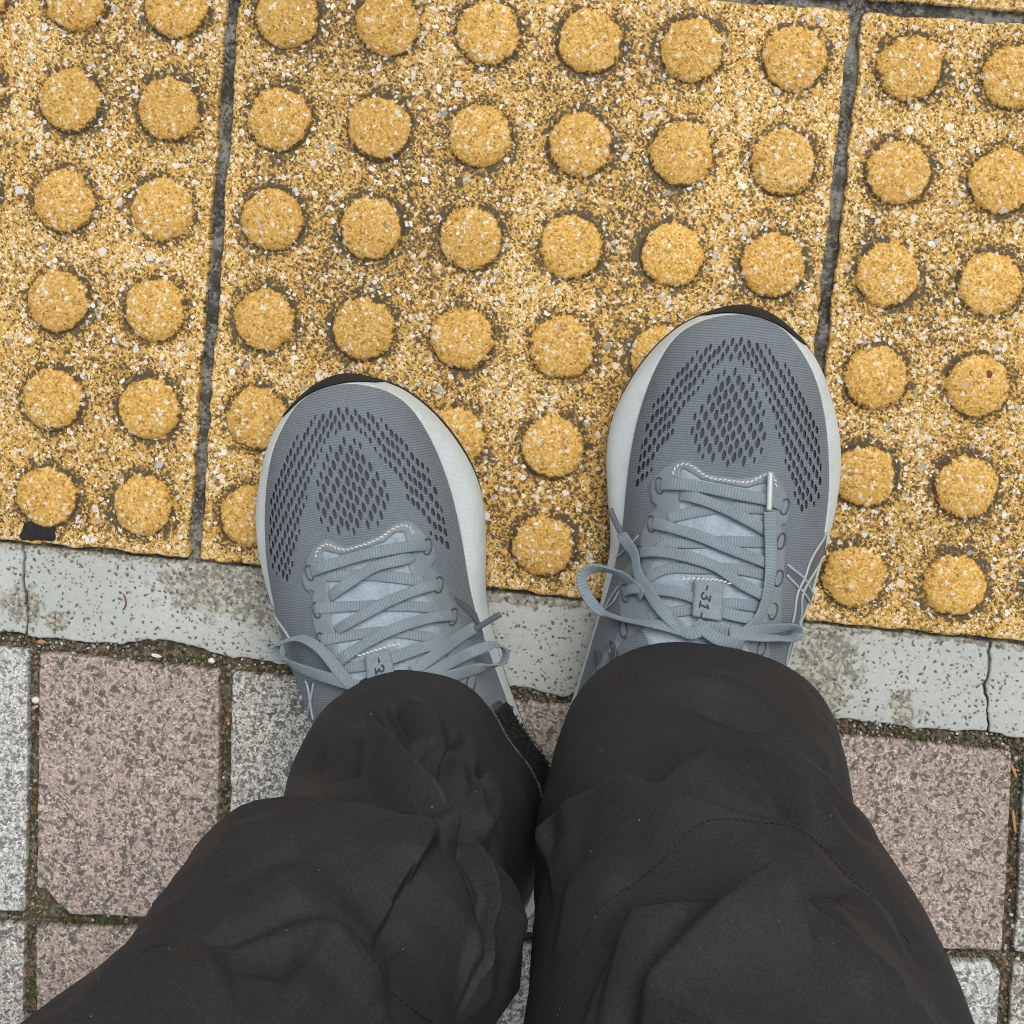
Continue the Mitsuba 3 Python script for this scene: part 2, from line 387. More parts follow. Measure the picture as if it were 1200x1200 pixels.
# ---------------------------------------------------------------- running shoes: one frame (mm) for the right shoe, mirrored for the left
SOLE = np.array([(97,-1.2),(108,-3),(116.5,-7.2),(125,-13.5),(135.2,-24.3),(143.5,-40.5),(148.8,-56),(151.8,-72.5),(152,-89),(150.5,-104),(148,-119),(145,-136),(141,-153),(136.5,-176),(130,-207),(123,-240),(114,-268),(98,-289),(75,-296),(52,-290),(36,-271),(29,-246),(28.5,-226),(32,-204),(36.5,-182.5),(40.5,-161),(42.8,-140),(43.5,-122),(41.2,-106),(38.7,-90),(37.5,-76),(39.2,-60),(44.5,-45),(52,-31),(60,-20.5),(69.2,-12),(82,-5.2)], float)
EDGE = np.array([(96,-4.8),(107,-6.2),(116,-9.8),(123.5,-16.5),(132,-28),(138.5,-43),(142.5,-58),(145.3,-75),(146.5,-90),(146.3,-105),(145.5,-119),(143,-136),(139,-153),(134.5,-176),(127,-206),(118,-238),(109,-264),(95,-283),(75,-289),(55,-284),(41,-267),(34,-244),(31.5,-226),(33.5,-204),(37.5,-182),(41.5,-161),(45.5,-141),(48.3,-122),(49,-105),(49,-89),(49.7,-73),(51.5,-58),(54.5,-44),(59,-30.5),(65,-19.3),(73,-11.9),(84,-6.8)], float)
SPINE = np.array([(97, -44.), (78, -246.)])
TOPY = np.array([-300, -290, -250, -210, -185, -160, -130, -100, -80, -50, -25, -10, 0.])
TOPZ = np.array([96, 99, 110, 117, 113, 103, 90, 76.5, 71, 64, 57, 51, 47.])
top_height = PchipInterpolator(TOPY, TOPZ)

def closed(P, n):
    t = np.r_[0, np.cumsum(np.linalg.norm(np.diff(np.vstack([SOLE, SOLE[:1]]), axis=0), axis=1))]
    return CubicSpline(t, np.vstack([P, P[:1]]), bc_type='periodic')(np.linspace(0, t[-1], n, endpoint=False))

def heel_drop(y):                       # the forefoot stands on the domes, the heel on the lower pavers
    return np.interp(y, [-296, -150, -110], [-4.0, -.5, 0])

def base_z(P):
    return 34 + 3.0 * np.clip((P[:, 1] + 25) / 25, 0, 1) + 8 * np.clip((-150 - P[:, 1]) / 120, 0, 1)

NU, NR = 360, 56
O_, E_ = closed(SOLE, NU), closed(EDGE, NU)
ax = (SPINE[1] - SPINE[0]); L2 = ax @ ax
tt = np.clip(((E_ - SPINE[0]) @ ax) / L2, 0, 1)
tt = np.interp(tt, [0, 1], [0, 1])
FOOT = SPINE[0] + tt[:, None] * ax
RR = np.sin(np.linspace(0, 1, NR) * np.pi / 2) ** .9
_P = FOOT[None] + RR[:, None, None] * (E_ - FOOT)[None]
_zb = base_z(E_)
_H = top_height(_P[..., 1])
_tz = _zb[None] + (_H - _zb[None]) * (1 - RR[:, None] ** 2.5) ** .58
UPPER = np.concatenate([_P, (_tz + heel_drop(_P[..., 1]))[..., None]], -1)      # (NR, NU, 3) mm, r from the spine to the edge
_pl = UPPER.reshape(-1, 3)
_pl, _ix = np.unique(np.round(_pl[:, :2], 3), axis=0, return_index=True)[0], np.unique(np.round(UPPER.reshape(-1, 3)[:, :2], 3), axis=0, return_index=True)[1]
_interp = LinearNDInterpolator(UPPER.reshape(-1, 3)[_ix, :2], UPPER.reshape(-1, 3)[_ix, 2])
_near = cKDTree(UPPER.reshape(-1, 3)[_ix, :2]); _nz = UPPER.reshape(-1, 3)[_ix, 2]
def shoe_z(P):
    """height (mm) of the upper at plan points P (n, 2)"""
    P = np.atleast_2d(np.asarray(P, float))[:, :2]
    z = _interp(P)
    bad = np.isnan(z)
    if bad.any():
        d, i = _near.query(P[bad])
        z[bad] = np.maximum(_nz[i] - d * 1.2, 12)
    return z
def shoe_n(P):
    P = np.atleast_2d(np.asarray(P, float))[:, :2]
    e = 1.5
    gx = (shoe_z(P + [e, 0]) - shoe_z(P - [e, 0])) / (2 * e); gy = (shoe_z(P + [0, e]) - shoe_z(P - [0, e])) / (2 * e)
    gl = np.sqrt(gx * gx + gy * gy); k = np.minimum(1, 2.5 / np.maximum(gl, 1e-9))
    N = np.c_[-gx * k, -gy * k, np.ones(len(P))]
    return N / np.linalg.norm(N, axis=1, keepdims=True)

MIRROR = (0.24442226, -9.3411111, 26.9096889)
def to_world(V, left):
    """shoe frame in mm -> world in metres"""
    V = np.array(V, float)
    if left:
        c, s = math.cos(MIRROR[0]), math.sin(MIRROR[0])
        xy = (V[:, :2] - MIRROR[1:]) @ np.array([[c, -s], [s, c]])
        V = np.c_[-xy[:, 0], xy[:, 1], V[:, 2]]
    V = V * .001
    return V + [0, 0, .0]

# traced features of the two shoes,plan positions in mm in the shoe frame
TRACE = {
 'R': {
  'vent_drop': [(94.5,-30.8),(100.7,-33.4),(104.9,-39.5),(110.4,-53.2),(111.1,-60.8),(108.7,-67.5),(102.6,-72.2),(91.8,-72.0),(83.8,-69.9),(78.3,-62.8),(77.3,-58.2),(80.1,-50.2),(84.1,-41.5),(89.3,-33.3)],
  'vent_band_out': [(51.9,-91.7),(51.6,-76.6),(58.0,-53.3),(69.4,-33.1),(79.9,-22.1),(95.0,-16.0),(107.4,-18.8),(119.8,-28.5),(131.2,-45.0),(140.9,-64.2),(143.2,-72.9),(140.3,-85.7),(133.4,-94.0)],
  'vent_band_in': [(130.3,-88.3),(124.5,-73.6),(118.1,-55.6),(110.8,-38.4),(103.8,-27.3),(94.5,-24.2),(84.5,-27.3),(77.8,-39.2),(71.6,-49.4),(67.1,-64.9),(60.4,-77.3),(54.9,-90.3)],
  'eyestay': [(40.3,-191.7),(43.0,-178.0),(46.5,-169.5),(51.7,-159.3),(53.5,-153.1),(51.5,-145.4),(50.6,-135.4),(57.9,-117.7),(58.9,-110.6),(59.8,-104.1),(62.2,-99.6),(68.6,-93.3),(68.2,-92.5),(64.3,-96.7),(62.1,-95.1),(60.6,-88.8),(61.1,-85.4),(64.3,-80.5),(69.2,-75.7),(73.0,-73.4),(77.7,-73.5),(81.9,-76.2),(85.5,-78.3),(93.5,-78.8),(100.1,-79.2),(106.7,-78.1),(111.8,-75.3),(116.0,-74.5),(119.3,-76.7),(123.3,-82.8),(126.9,-90.6),(126.7,-95.8),(124.8,-100.3),(121.7,-98.0),(123.3,-100.5),(124.6,-102.4),(125.9,-111.4),(126.1,-121.1),(125.9,-130.9),(126.6,-142.9),(126.3,-136.2),(127.6,-144.4),(121.8,-152.9),(123.1,-158.4),(121.8,-166.2),(111.1,-154.8),(116.1,-143.4),(118.4,-132.6),(118.9,-123.0),(119.8,-121.7),(119.2,-111.5),(118.0,-102.6),(116.2,-96.8),(115.1,-92.4),(113.6,-81.0),(111.0,-81.8),(105.3,-84.1),(93.9,-83.1),(83.9,-82.2),(79.6,-79.9),(75.5,-78.3),(74.4,-79.3),(75.3,-81.8),(76.1,-89.5),(76.1,-92.4),(73.9,-102.7),(70.7,-109.0),(68.8,-113.1),(68.6,-116.3),(67.5,-121.9),(65.3,-129.9),(64.6,-136.0),(70.6,-142.7),(66.1,-150.4),(61.0,-153.0),(53.7,-160.9)],
  'stitch': [(71.3,-81.3),(71.7,-78.6),(73.3,-76.6),(76.6,-75.7),(80.0,-76.5),(83.5,-78.8),(87.0,-80.4),(93.7,-81.0),(100.3,-81.2),(105.6,-80.9),(109.4,-79.1),(113.3,-77.1),(116.3,-77.5),(118.2,-81.0),(118.2,-83.3)],
  'eyelets': [(65.7,-87.1),(63.8,-105.2),(59.8,-119.6),(54.8,-139.0),(123.2,-91.0),(123.0,-106.9),(123.1,-123.6),(121.8,-138.5),(55.7,-154.1),(51.4,-165.2),(44.9,-173.1),(117.8,-155.1)],
  'tongue': [(75.5,-78.4),(79.6,-79.3),(83.8,-81.8),(93.9,-82.7),(105.2,-83.7),(113.0,-80.9),(117.1,-85.7),(120.4,-102.5),(122.4,-124.3),(122.2,-143.2),(116.7,-156.4),(105.4,-157.4),(94.3,-157.9),(85.0,-156.2),(68.1,-156.8),(63.4,-149.9),(60.1,-131.6),(65.3,-129.9),(67.1,-121.7),(68.0,-113.9),(70.5,-109.0),(73.3,-102.9),(75.7,-92.5),(75.0,-81.8)],
  'label': [(85.5,-126.6),(97.5,-128.0),(97.7,-144.4),(85.6,-143.3)],
  'label_stitch': [(80.4,-128.5),(86.2,-127.6),(91.4,-127.4),(96.7,-127.5),(102.1,-129.3)],
  'lace_over_0': [(66.0,-86.9),(74.2,-85.7),(80.8,-85.5),(87.5,-85.9),(94.2,-86.6),(100.8,-87.2),(107.5,-87.9),(114.3,-88.8),(121.9,-90.8)],
  'lace_over_1': [(75.0,-90.0),(81.3,-90.5),(88.1,-92.1),(100.4,-96.1),(112.9,-101.9),(117.1,-104.0)],
  'lace_over_2': [(64.1,-104.8),(70.9,-105.5),(79.6,-107.1),(89.7,-109.5),(96.5,-111.7),(104.7,-114.2),(115.6,-117.2),(119.7,-118.5)],
  'lace_over_3': [(59.8,-119.4),(67.4,-117.8),(74.0,-117.3),(80.7,-117.9),(87.3,-119.1),(94.1,-121.2),(104.5,-126.7),(111.4,-129.8),(116.9,-132.2),(119.8,-133.5)],
  'lace_over_4': [(54.8,-138.7),(62.5,-135.2),(69.7,-133.9),(77.6,-133.8),(85.6,-135.4),(92.4,-138.5),(99.2,-140.4),(109.8,-142.1),(119.6,-145.8)],
  'lace_under_0': [(71.1,-101.4),(78.8,-98.1),(88.4,-95.2),(101.4,-92.9),(114.0,-92.6),(117.4,-92.8)],
  'lace_under_1': [(67.9,-115.7),(70.3,-113.3),(80.0,-111.4),(89.8,-109.9),(99.6,-108.7),(115.4,-107.8),(120.1,-107.5)],
  'lace_under_2': [(64.1,-130.9),(67.7,-126.7),(74.6,-123.1),(84.3,-121.9),(94.1,-120.8),(103.9,-120.6),(114.7,-121.8),(120.8,-122.8)],
  'lace_under_3': [(66.9,-145.8),(75.8,-142.0),(83.5,-140.1),(92.3,-137.1),(100.1,-135.8),(114.7,-136.5),(121.6,-137.6)],
  'loop_left': [(80.9,-147.6),(76.3,-146.9),(65.8,-147.1),(52.5,-149.6),(44.5,-150.0),(37.5,-144.5),(33.1,-137.5),(32.3,-132.1),(36.4,-128.9),(44.8,-128.8),(51.8,-130.8),(58.3,-133.4),(62.0,-136.3)],
  'free_left': [(80.9,-147.3),(74.6,-142.9),(67.4,-136.8),(62.2,-131.3),(57.4,-125.2),(57.3,-120.9),(52.6,-116.6),(49.1,-112.3)],
  'aglet_left': [(50.3,-114.7),(45.8,-107.6),(42.4,-101.4)],
  'loop_right': [(103.0,-147.4),(110.1,-146.3),(118.0,-145.3),(126.3,-145.5),(135.7,-147.5),(137.3,-149.8),(135.8,-152.0),(126.8,-150.1),(118.3,-148.7),(110.2,-147.8),(103.7,-148.0)],
  'free_right': [(110.1,-146.3),(114.4,-142.5),(117.2,-136.8),(118.9,-129.8),(119.6,-122.2),(119.1,-112.1),(117.9,-101.9),(116.9,-92.9)],
  'aglet_right': [(116.3,-92.3),(115.8,-83.8),(115.3,-74.6)],
  'knot': [(87.4,-143.8),(92.5,-147.0),(98.0,-149.7),(104.0,-150.9),(109.3,-151.8)],
  'knot2': [(75.9,-142.9),(81.6,-147.7),(87.5,-148.3),(91.7,-144.8),(97.0,-145.6),(103.5,-145.9)],
  'stripe_a': [(147.7,-105.3),(143.7,-109.3),(140.0,-114.5),(138.2,-119.0),(136.6,-124.8),(134.5,-129.2),(133.5,-138.7),(132.9,-145.6)],
  'stripe_b': [(147.6,-117.3),(143.3,-121.1),(139.2,-126.7),(137.0,-131.1),(137.1,-139.7),(137.1,-147.4)],
  'stripe_c': [(127.3,-117.3),(131.0,-120.1),(136.2,-124.4),(139.4,-128.6),(143.8,-137.3)],
  'stripe_d': [(127.6,-122.2),(130.9,-125.4),(134.5,-128.9),(139.5,-134.8),(143.3,-141.6)],
  'stripe_e': [(133.8,-154.8),(133.0,-160.4),(132.7,-166.2),(133.4,-173.4)],
  'stripe_m1': [(57.6,-112.0),(54.9,-116.2),(47.9,-127.1)],
  'stripe_m2': [(52.7,-134.1),(49.0,-140.7),(45.0,-150.9)],
  'stripe_m3': [(52.1,-135.3),(50.6,-141.0),(45.7,-150.2)],
 },
 'L': {
  'vent_band_out2': [(130.5,-96.1),(137.9,-89.5),(144.5,-78.0),(136.7,-62.5),(127.0,-48.2),(116.8,-31.2),(105.3,-18.9),(92.5,-17.1),(80.6,-21.9),(69.8,-34.0),(60.2,-51.2),(54.4,-67.4),(52.1,-88.0)],
  'eyestay': [(127.0,-159.0),(114.7,-149.0),(105.8,-143.1),(115.9,-123.9),(119.3,-120.3),(120.7,-114.1),(121.1,-106.9),(119.5,-100.4),(116.8,-95.3),(120.5,-99.5),(123.2,-97.0),(123.9,-91.4),(120.7,-83.6),(116.2,-78.0),(109.8,-74.5),(107.1,-75.1),(100.6,-79.3),(92.2,-78.5),(83.7,-76.4),(76.5,-72.3),(71.8,-71.4),(67.5,-73.3),(63.2,-79.7),(59.1,-87.5),(59.4,-92.8),(61.3,-95.5),(65.6,-91.9),(66.7,-92.0),(59.6,-98.1),(57.1,-105.0),(55.9,-110.8),(54.0,-119.6),(52.5,-128.2),(49.9,-135.6),(48.9,-152.7),(45.0,-166.2),(42.3,-173.2),(49.1,-162.2),(54.2,-155.2),(61.1,-146.3),(58.5,-131.0),(61.4,-130.5),(62.0,-130.0),(64.3,-122.6),(65.4,-116.6),(65.1,-112.2),(67.0,-107.8),(70.2,-101.9),(73.0,-92.7),(73.2,-88.7),(71.9,-81.7),(72.6,-77.8),(75.8,-77.3),(81.6,-80.8),(89.9,-82.1),(102.6,-83.7),(110.6,-80.6),(112.0,-84.4),(109.8,-91.3),(110.0,-103.1),(110.4,-113.4),(108.8,-117.7),(108.6,-125.0),(109.0,-132.7),(106.7,-132.8),(106.2,-140.5),(112.8,-146.0)],
  'stitch': [(114.5,-83.1),(113.8,-80.2),(111.7,-78.4),(108.8,-77.5),(105.4,-79.2),(101.5,-80.9),(92.4,-80.3),(84.0,-78.5),(78.3,-75.8),(74.1,-74.3),(70.9,-74.9),(69.0,-77.3),(68.7,-80.4)],
  'eyelets': [(118.8,-89.8),(117.4,-107.4),(116.5,-121.3),(63.3,-86.3),(60.8,-105.0),(56.7,-121.3),(52.2,-152.9),(43.7,-170.5)],
  'tongue': [(111.5,-80.9),(102.6,-83.5),(90.0,-81.9),(81.6,-80.6),(75.9,-77.3),(72.0,-78.1),(72.9,-88.9),(70.4,-101.9),(67.2,-107.8),(64.9,-113.0),(65.1,-117.4),(62.1,-130.4),(61.5,-144.3),(84.9,-147.3),(108.4,-139.8),(109.3,-132.7),(108.8,-125.1),(109.1,-117.8),(110.8,-113.5),(110.4,-103.2),(110.1,-91.3)],
  'label': [(94.5,-130.5),(84.1,-129.7),(83.1,-140.6),(94.6,-141.0)],
  'label_stitch': [(97.8,-130.8),(92.2,-129.9),(88.1,-129.2),(83.3,-128.6),(78.0,-128.8)],
  'lace_over_0': [(118.0,-89.5),(111.3,-88.1),(104.1,-87.0),(97.0,-86.0),(90.0,-85.1),(83.2,-84.7),(76.5,-84.6),(70.0,-85.0),(63.4,-85.9)],
  'lace_over_1': [(69.8,-88.8),(73.2,-89.9),(84.0,-90.8),(93.9,-94.3),(103.5,-99.0),(110.2,-102.1)],
  'lace_over_2': [(61.0,-104.7),(69.2,-105.2),(79.2,-107.5),(89.7,-111.0),(100.4,-115.1),(108.7,-117.4)],
  'lace_over_3': [(56.5,-121.0),(67.5,-119.2),(80.5,-120.9),(94.5,-125.5),(105.4,-130.3),(110.0,-132.9)],
  'lace_over_4': [(58.5,-132.6),(65.5,-131.1),(75.1,-131.9),(83.2,-133.6),(95.7,-136.7)],
  'lace_under_0': [(110.6,-92.1),(99.5,-93.2),(84.7,-95.8),(69.5,-100.7),(67.0,-101.8)],
  'lace_under_1': [(117.5,-106.4),(106.7,-107.1),(96.3,-107.9),(79.6,-110.2),(64.6,-114.6)],
  'lace_under_2': [(116.3,-121.2),(104.5,-120.5),(94.1,-120.4),(80.8,-121.9),(68.3,-126.4),(61.2,-129.5)],
  'lace_under_3': [(108.2,-134.5),(95.6,-134.4),(88.9,-135.2)],
  'loop_left': [(99.6,-141.3),(107.0,-138.8),(118.4,-135.5),(130.4,-132.6),(140.4,-129.7),(143.7,-125.7),(142.7,-123.0),(137.4,-121.0),(127.9,-118.1),(121.8,-119.9),(114.8,-125.3),(109.8,-131.9),(104.2,-139.3)],
  'loop_right': [(69.2,-141.9),(64.1,-140.9),(59.2,-139.5),(51.2,-139.0),(42.3,-137.3),(36.0,-137.0),(32.5,-140.1),(34.0,-145.5),(38.9,-146.9),(49.1,-146.8),(58.5,-145.0),(64.5,-145.0)],
  'free_right': [(74.0,-138.5),(69.4,-136.5),(62.3,-133.6),(53.4,-130.5),(46.7,-129.2)],
  'aglet_right': [(48.6,-130.5),(41.1,-127.4),(33.5,-124.2)],
  'stripe_a': [(150.3,-107.9),(143.1,-112.4),(137.5,-117.4),(134.9,-121.2)],
  'stripe_b': [(133.7,-124.5),(137.4,-129.4),(141.0,-133.1)],
  'stripe_c': [(126.7,-124.9),(129.3,-127.4),(133.3,-125.1)],
  'stripe_d': [(128.7,-140.1),(127.9,-146.6),(128.4,-152.4),(128.3,-159.6)],
  'stripe_e': [(123.9,-140.6),(126.6,-147.1),(129.7,-153.5),(139.8,-169.5)],
  'stripe_m1': [(54.6,-111.8),(53.0,-117.6),(48.7,-123.3)],
  'stripe_m2': [(53.5,-114.1),(49.8,-119.6),(48.0,-125.3),(46.0,-138.2)],
 },
}

# ---------------------------------------------------------------- shoe materials
def knit_colour(p, n, uv):
    ph = (uv.y + dr.square((uv.x - 95) / 60) * 6 + (noise(uv.x / 9, uv.y / 9, 2) - .5) * .5) / 1.17
    w = .5 + .5 * dr.sin(ph * 2 * math.pi)
    st = noise(uv.x / .55, uv.y / 1.2, 5)
    c = mix((.128, .149, .171), (.192, .224, .258), smoothstep(.10, .8, w * .72 + st * .28))
    return c * (.93 + .14 * fbm(uv.x / 14, uv.y / 14, 8, 2))
def knit_height(p, n, uv):
    ph = (uv.y + dr.square((uv.x - 95) / 60) * 6 + (noise(uv.x / 9, uv.y / 9, 2) - .5) * .5) / 1.17
    return (dr.sin(ph * 2 * math.pi) * .5 + noise(uv.x / .5, uv.y / .9, 5) * .5) * .0004
def lace_colour(p, n, uv):
    w = .5 + .5 * dr.sin(uv.x / 1.42 * 2 * math.pi)
    return mix((.158, .196, .228), (.216, .265, .308), smoothstep(.05, .8, w * .8 + noise(uv.x / .5, uv.y / .35, 1) * .3)) * (.92 + .16 * noise(uv.x / 9, uv.y / 9, 7))
def tongue_colour(p, n, uv):
    return mix((.235, .295, .355), (.345, .415, .485), fbm(uv.x / 7, uv.y / 7, 1, 3)) * (.86 + .28 * noise(uv.x / .6, uv.y / .6, 2))
def foam_colour(p, n, uv):
    hatch = .5 + .5 * dr.sin((p.x * .6 + p.y * .8 + p.z) * 1000 / 1.5 * 2 * math.pi)
    dirt = smoothstep(.022, .009, p.z) * smoothstep(.35, .75, fbm(p.x * 120, p.y * 120, p.z * 200, 3)) * .55 + smoothstep(.60, .75, fbm(p.x * 55, p.y * 55, p.z * 90 + 4, 3)) * .18
    return (.965 + .035 * hatch) * mix((1, 1, 1), (.62, .57, .48), dirt) * mix((.455, .50, .52), (.56, .605, .622), fbm(p.x * 90, p.y * 90, p.z * 90, 3)) * (.95 + .1 * noise(p.x * 1500, p.y * 1500, p.z * 1500))
def overlay_colour(p, n, uv):
    return mix((.148, .176, .200), (.208, .244, .276), fbm(uv.x / 11, uv.y / 11, 4, 3)) * (.94 + .12 * noise(uv.x / .5, uv.y / .5, 2))
def fine(p, n, uv): return noise(p.x * 1800, p.y * 1800, p.z * 1800) * .00018
scene['mat_knit'] = rough(knit_colour, knit_height, .85, .2)
scene['mat_lace'] = rough(lace_colour, lambda p, n, uv: noise(uv.x / .4, uv.y / .4, 3) * .0002, .8, .2)
scene['mat_tongue'] = rough(tongue_colour, fine, .9, .15)
scene['mat_foam'] = rough(foam_colour, fine, .55, .3)
scene['mat_overlay'] = rough(overlay_colour, fine, .5, .35)
scene['mat_eyelet'] = rough([.062, .074, .088], fine, .45, .4)
scene['mat_rubber'] = rough(lambda p, n, uv: mix((.014, .015, .018), (.030, .032, .036), fbm(p.x * 160, p.y * 160, p.z * 160, 3)), fine, .7, .18)
scene['mat_lining'] = rough([.062, .071, .086], None, .9, .1)
scene['mat_thread'] = rough([.58, .62, .65], None, .6, .3)
scene['mat_piping'] = rough([.34, .39, .42], None, .5, .4)
scene['mat_stripe'] = rough([.085, .103, .124], fine, .5, .4)
scene['mat_label'] = rough(lambda p, n, uv: mix((.155, .195, .228), (.20, .245, .28), noise(uv.x / .8, uv.y / .8, 1)), fine, .55, .3)
scene['mat_print'] = rough([.022, .028, .034], None, .6, .3)
scene['mat_aglet'] = {'type': 'twosided', 'bsdf': {'type': 'principled', 'base_color': {'type': 'rgb', 'value': [.30, .33, .34]}, 'roughness': .3, 'specular': .6, 'clearcoat': .6, 'clearcoat_gloss': .9}}
scene['mat_aglet_dull'] = rough([.085, .10, .115], None, .4, .4)

def spline(P, step, per=False):
    P = np.asarray(P, float)
    t = np.r_[0, np.cumsum(np.maximum(np.linalg.norm(np.diff(P, axis=0), axis=1), 1e-6))]
    n = max(int(t[-1] / step), 4)
    f = PchipInterpolator if len(P) < 4 else CubicSpline
    Q = f(t, P)(np.linspace(0, t[-1], n))
    return Q

def on_shoe(P, lift):
    P = np.atleast_2d(P)
    return np.c_[P[:, :2], shoe_z(P) + lift]

def smooth_path(P, k):
    if len(P) < 2 * k + 3: return P
    ker = np.hanning(2 * k + 3)[1:-1]; ker /= ker.sum()
    Q = np.stack([np.convolve(np.r_[np.full(k, P[0, c]), P[:, c], np.full(k, P[-1, c])], ker, 'valid') for c in range(3)], 1)
    Q[0], Q[-1] = P[0], P[-1]
    return Q

def ribbon(P, N, width, thick, rib=.10, pitch=1.42, taper=(0, 0), nseg=14):
    """flat woven cord along P (mm) with surface normals N; cross-ribs are real relief. returns vertices, faces, uv"""
    P, N = np.asarray(P, float), np.asarray(N, float)
    Tn = np.gradient(P, axis=0); Tn /= np.maximum(np.linalg.norm(Tn, axis=1, keepdims=True), 1e-9)
    N = N - (N * Tn).sum(1, keepdims=True) * Tn; N /= np.maximum(np.linalg.norm(N, axis=1, keepdims=True), 1e-9)
    B = np.cross(Tn, N)
    s = np.r_[0, np.cumsum(np.linalg.norm(np.diff(P, axis=0), axis=1))]
    a = np.linspace(0, 2 * np.pi, nseg, endpoint=False)
    ca, sa = np.sign(np.cos(a)) * np.abs(np.cos(a)) ** .55, np.sign(np.sin(a)) * np.abs(np.sin(a)) ** .8
    k = 1 + rib * np.sin(2 * np.pi * s / pitch)
    w = np.broadcast_to(width, s.shape) * .5 * (1 + .35 * rib * np.sin(2 * np.pi * s / pitch + .6))
    V = P[:, None] + B[:, None] * (w[:, None] * ca)[..., None] + N[:, None] * ((thick * .5 * k)[:, None] * sa)[..., None]
    uv = np.stack([np.repeat(s[:, None], nseg, 1), np.repeat((a * width.mean() if hasattr(width, 'mean') else a * width)[None], len(s), 0)], -1).reshape(-1, 2)
    n = len(P)
    F = [grid_faces(n, nseg, True)]
    V = np.vstack([V.reshape(-1, 3), P[:1], P[-1:]])
    F.append(np.array([(j, (j + 1) % nseg, n * nseg) for j in range(nseg)])[:, ::-1]); F.append(np.array([((n - 1) * nseg + j, (n - 1) * nseg + (j + 1) % nseg, n * nseg + 1) for j in range(nseg)]))
    return V, np.vstack(F), np.vstack([uv, uv[:1], uv[-1:]])

def tube(P, r, nseg=8):
    P = np.asarray(P, float)
    N = np.tile([0, 0, 1.], (len(P), 1)) + 1e-3
    V, F, _ = ribbon(P, N, np.full(len(P), 2 * r), 2 * r, rib=0, nseg=nseg)
    return V, F

def patch(poly, step, thick, lift, edge=.8):
    """a film of the given thickness welded on the upper: plan polygon -> raised sheet with rolled-down edges"""
    poly = poly.buffer(0)
    if poly.geom_type != 'Polygon': poly = max(poly.geoms, key=lambda q: q.area)
    pts = [resample(np.array(poly.exterior.coords)[:-1], step * .6)] + [resample(np.array(h.coords)[:-1], step * .6) for h in poly.interiors]
    ins = poly.buffer(-edge * .55)
    for q in getattr(ins, 'geoms', [ins]):
        if not q.is_empty: pts.append(resample(np.array(q.exterior.coords)[:-1], step * .6))
    x0, y0, x1, y1 = poly.bounds
    X, Y = np.meshgrid(np.arange(x0, x1, step), np.arange(y0, y1, step))
    G = np.c_[X.ravel(), Y.ravel()]
    G = G[shapely.contains_xy(poly.buffer(-edge), G[:, 0], G[:, 1])]
    A = np.vstack(pts + [G])
    tri = Delaunay(A).simplices
    cen = A[tri].mean(1)
    tri = tri[shapely.contains_xy(poly, cen[:, 0], cen[:, 1])]
    a, b, c = A[tri[:, 0]], A[tri[:, 1]], A[tri[:, 2]]
    ar = (b[:, 0] - a[:, 0]) * (c[:, 1] - a[:, 1]) - (b[:, 1] - a[:, 1]) * (c[:, 0] - a[:, 0])
    tri = np.where((ar < 0)[:, None], tri[:, ::-1], tri)[np.abs(ar) > 1e-4]
    d = shapely.distance(shapely.points(A), poly.boundary)
    h = thick * np.sqrt(np.clip(d / edge, 0, 1)) - .25 * (d < 1e-6)
    N = shoe_n(A)
    V = on_shoe(A, 0) + N * (h + lift)[:, None]
    return V, tri, A

def vents(trace, bandpoly, droppoly):
    """staggered lens-shaped holes inside the two perforated zones"""
    H = []
    for poly, dx, dy, wmax, lmax, shear in ((droppoly, 2.4, 7.2, 2.0, 5.2, 0.10), (bandpoly, 2.0, 6.2, 1.65, 4.5, 0.0)):
        x0, y0, x1, y1 = poly.bounds
        for i in range(int((x1 - x0) / dx) + 2):
            for j in range(int((y1 - y0) / dy) + 2):
                x = x0 + i * dx; y = y0 + (j + (.5 if i % 2 else 0)) * dy + .9 * math.sin(x * .35 + j)
                x += shear * (y - y0)
                pt = sg.Point(x, y)
                if not poly.contains(pt): continue
                d = poly.exterior.distance(pt)
                k = min(1, .5 + d / (7.0 if poly is droppoly else 3.2))
                w, l = wmax * k, lmax * min(1, .6 + d / 5)
                t = np.linspace(0, 2 * np.pi, 14, endpoint=False)
                lean = -.10 if poly is droppoly else .16 * np.sign(x - 97)
                px, py = w / 2 * np.sign(np.sin(t)) * np.abs(np.sin(t)) ** 1.6, l / 2 * np.cos(t)
                H.append(sg.Polygon(np.c_[x + px * math.cos(lean) - py * math.sin(lean), y + px * math.sin(lean) + py * math.cos(lean)]))
    return H

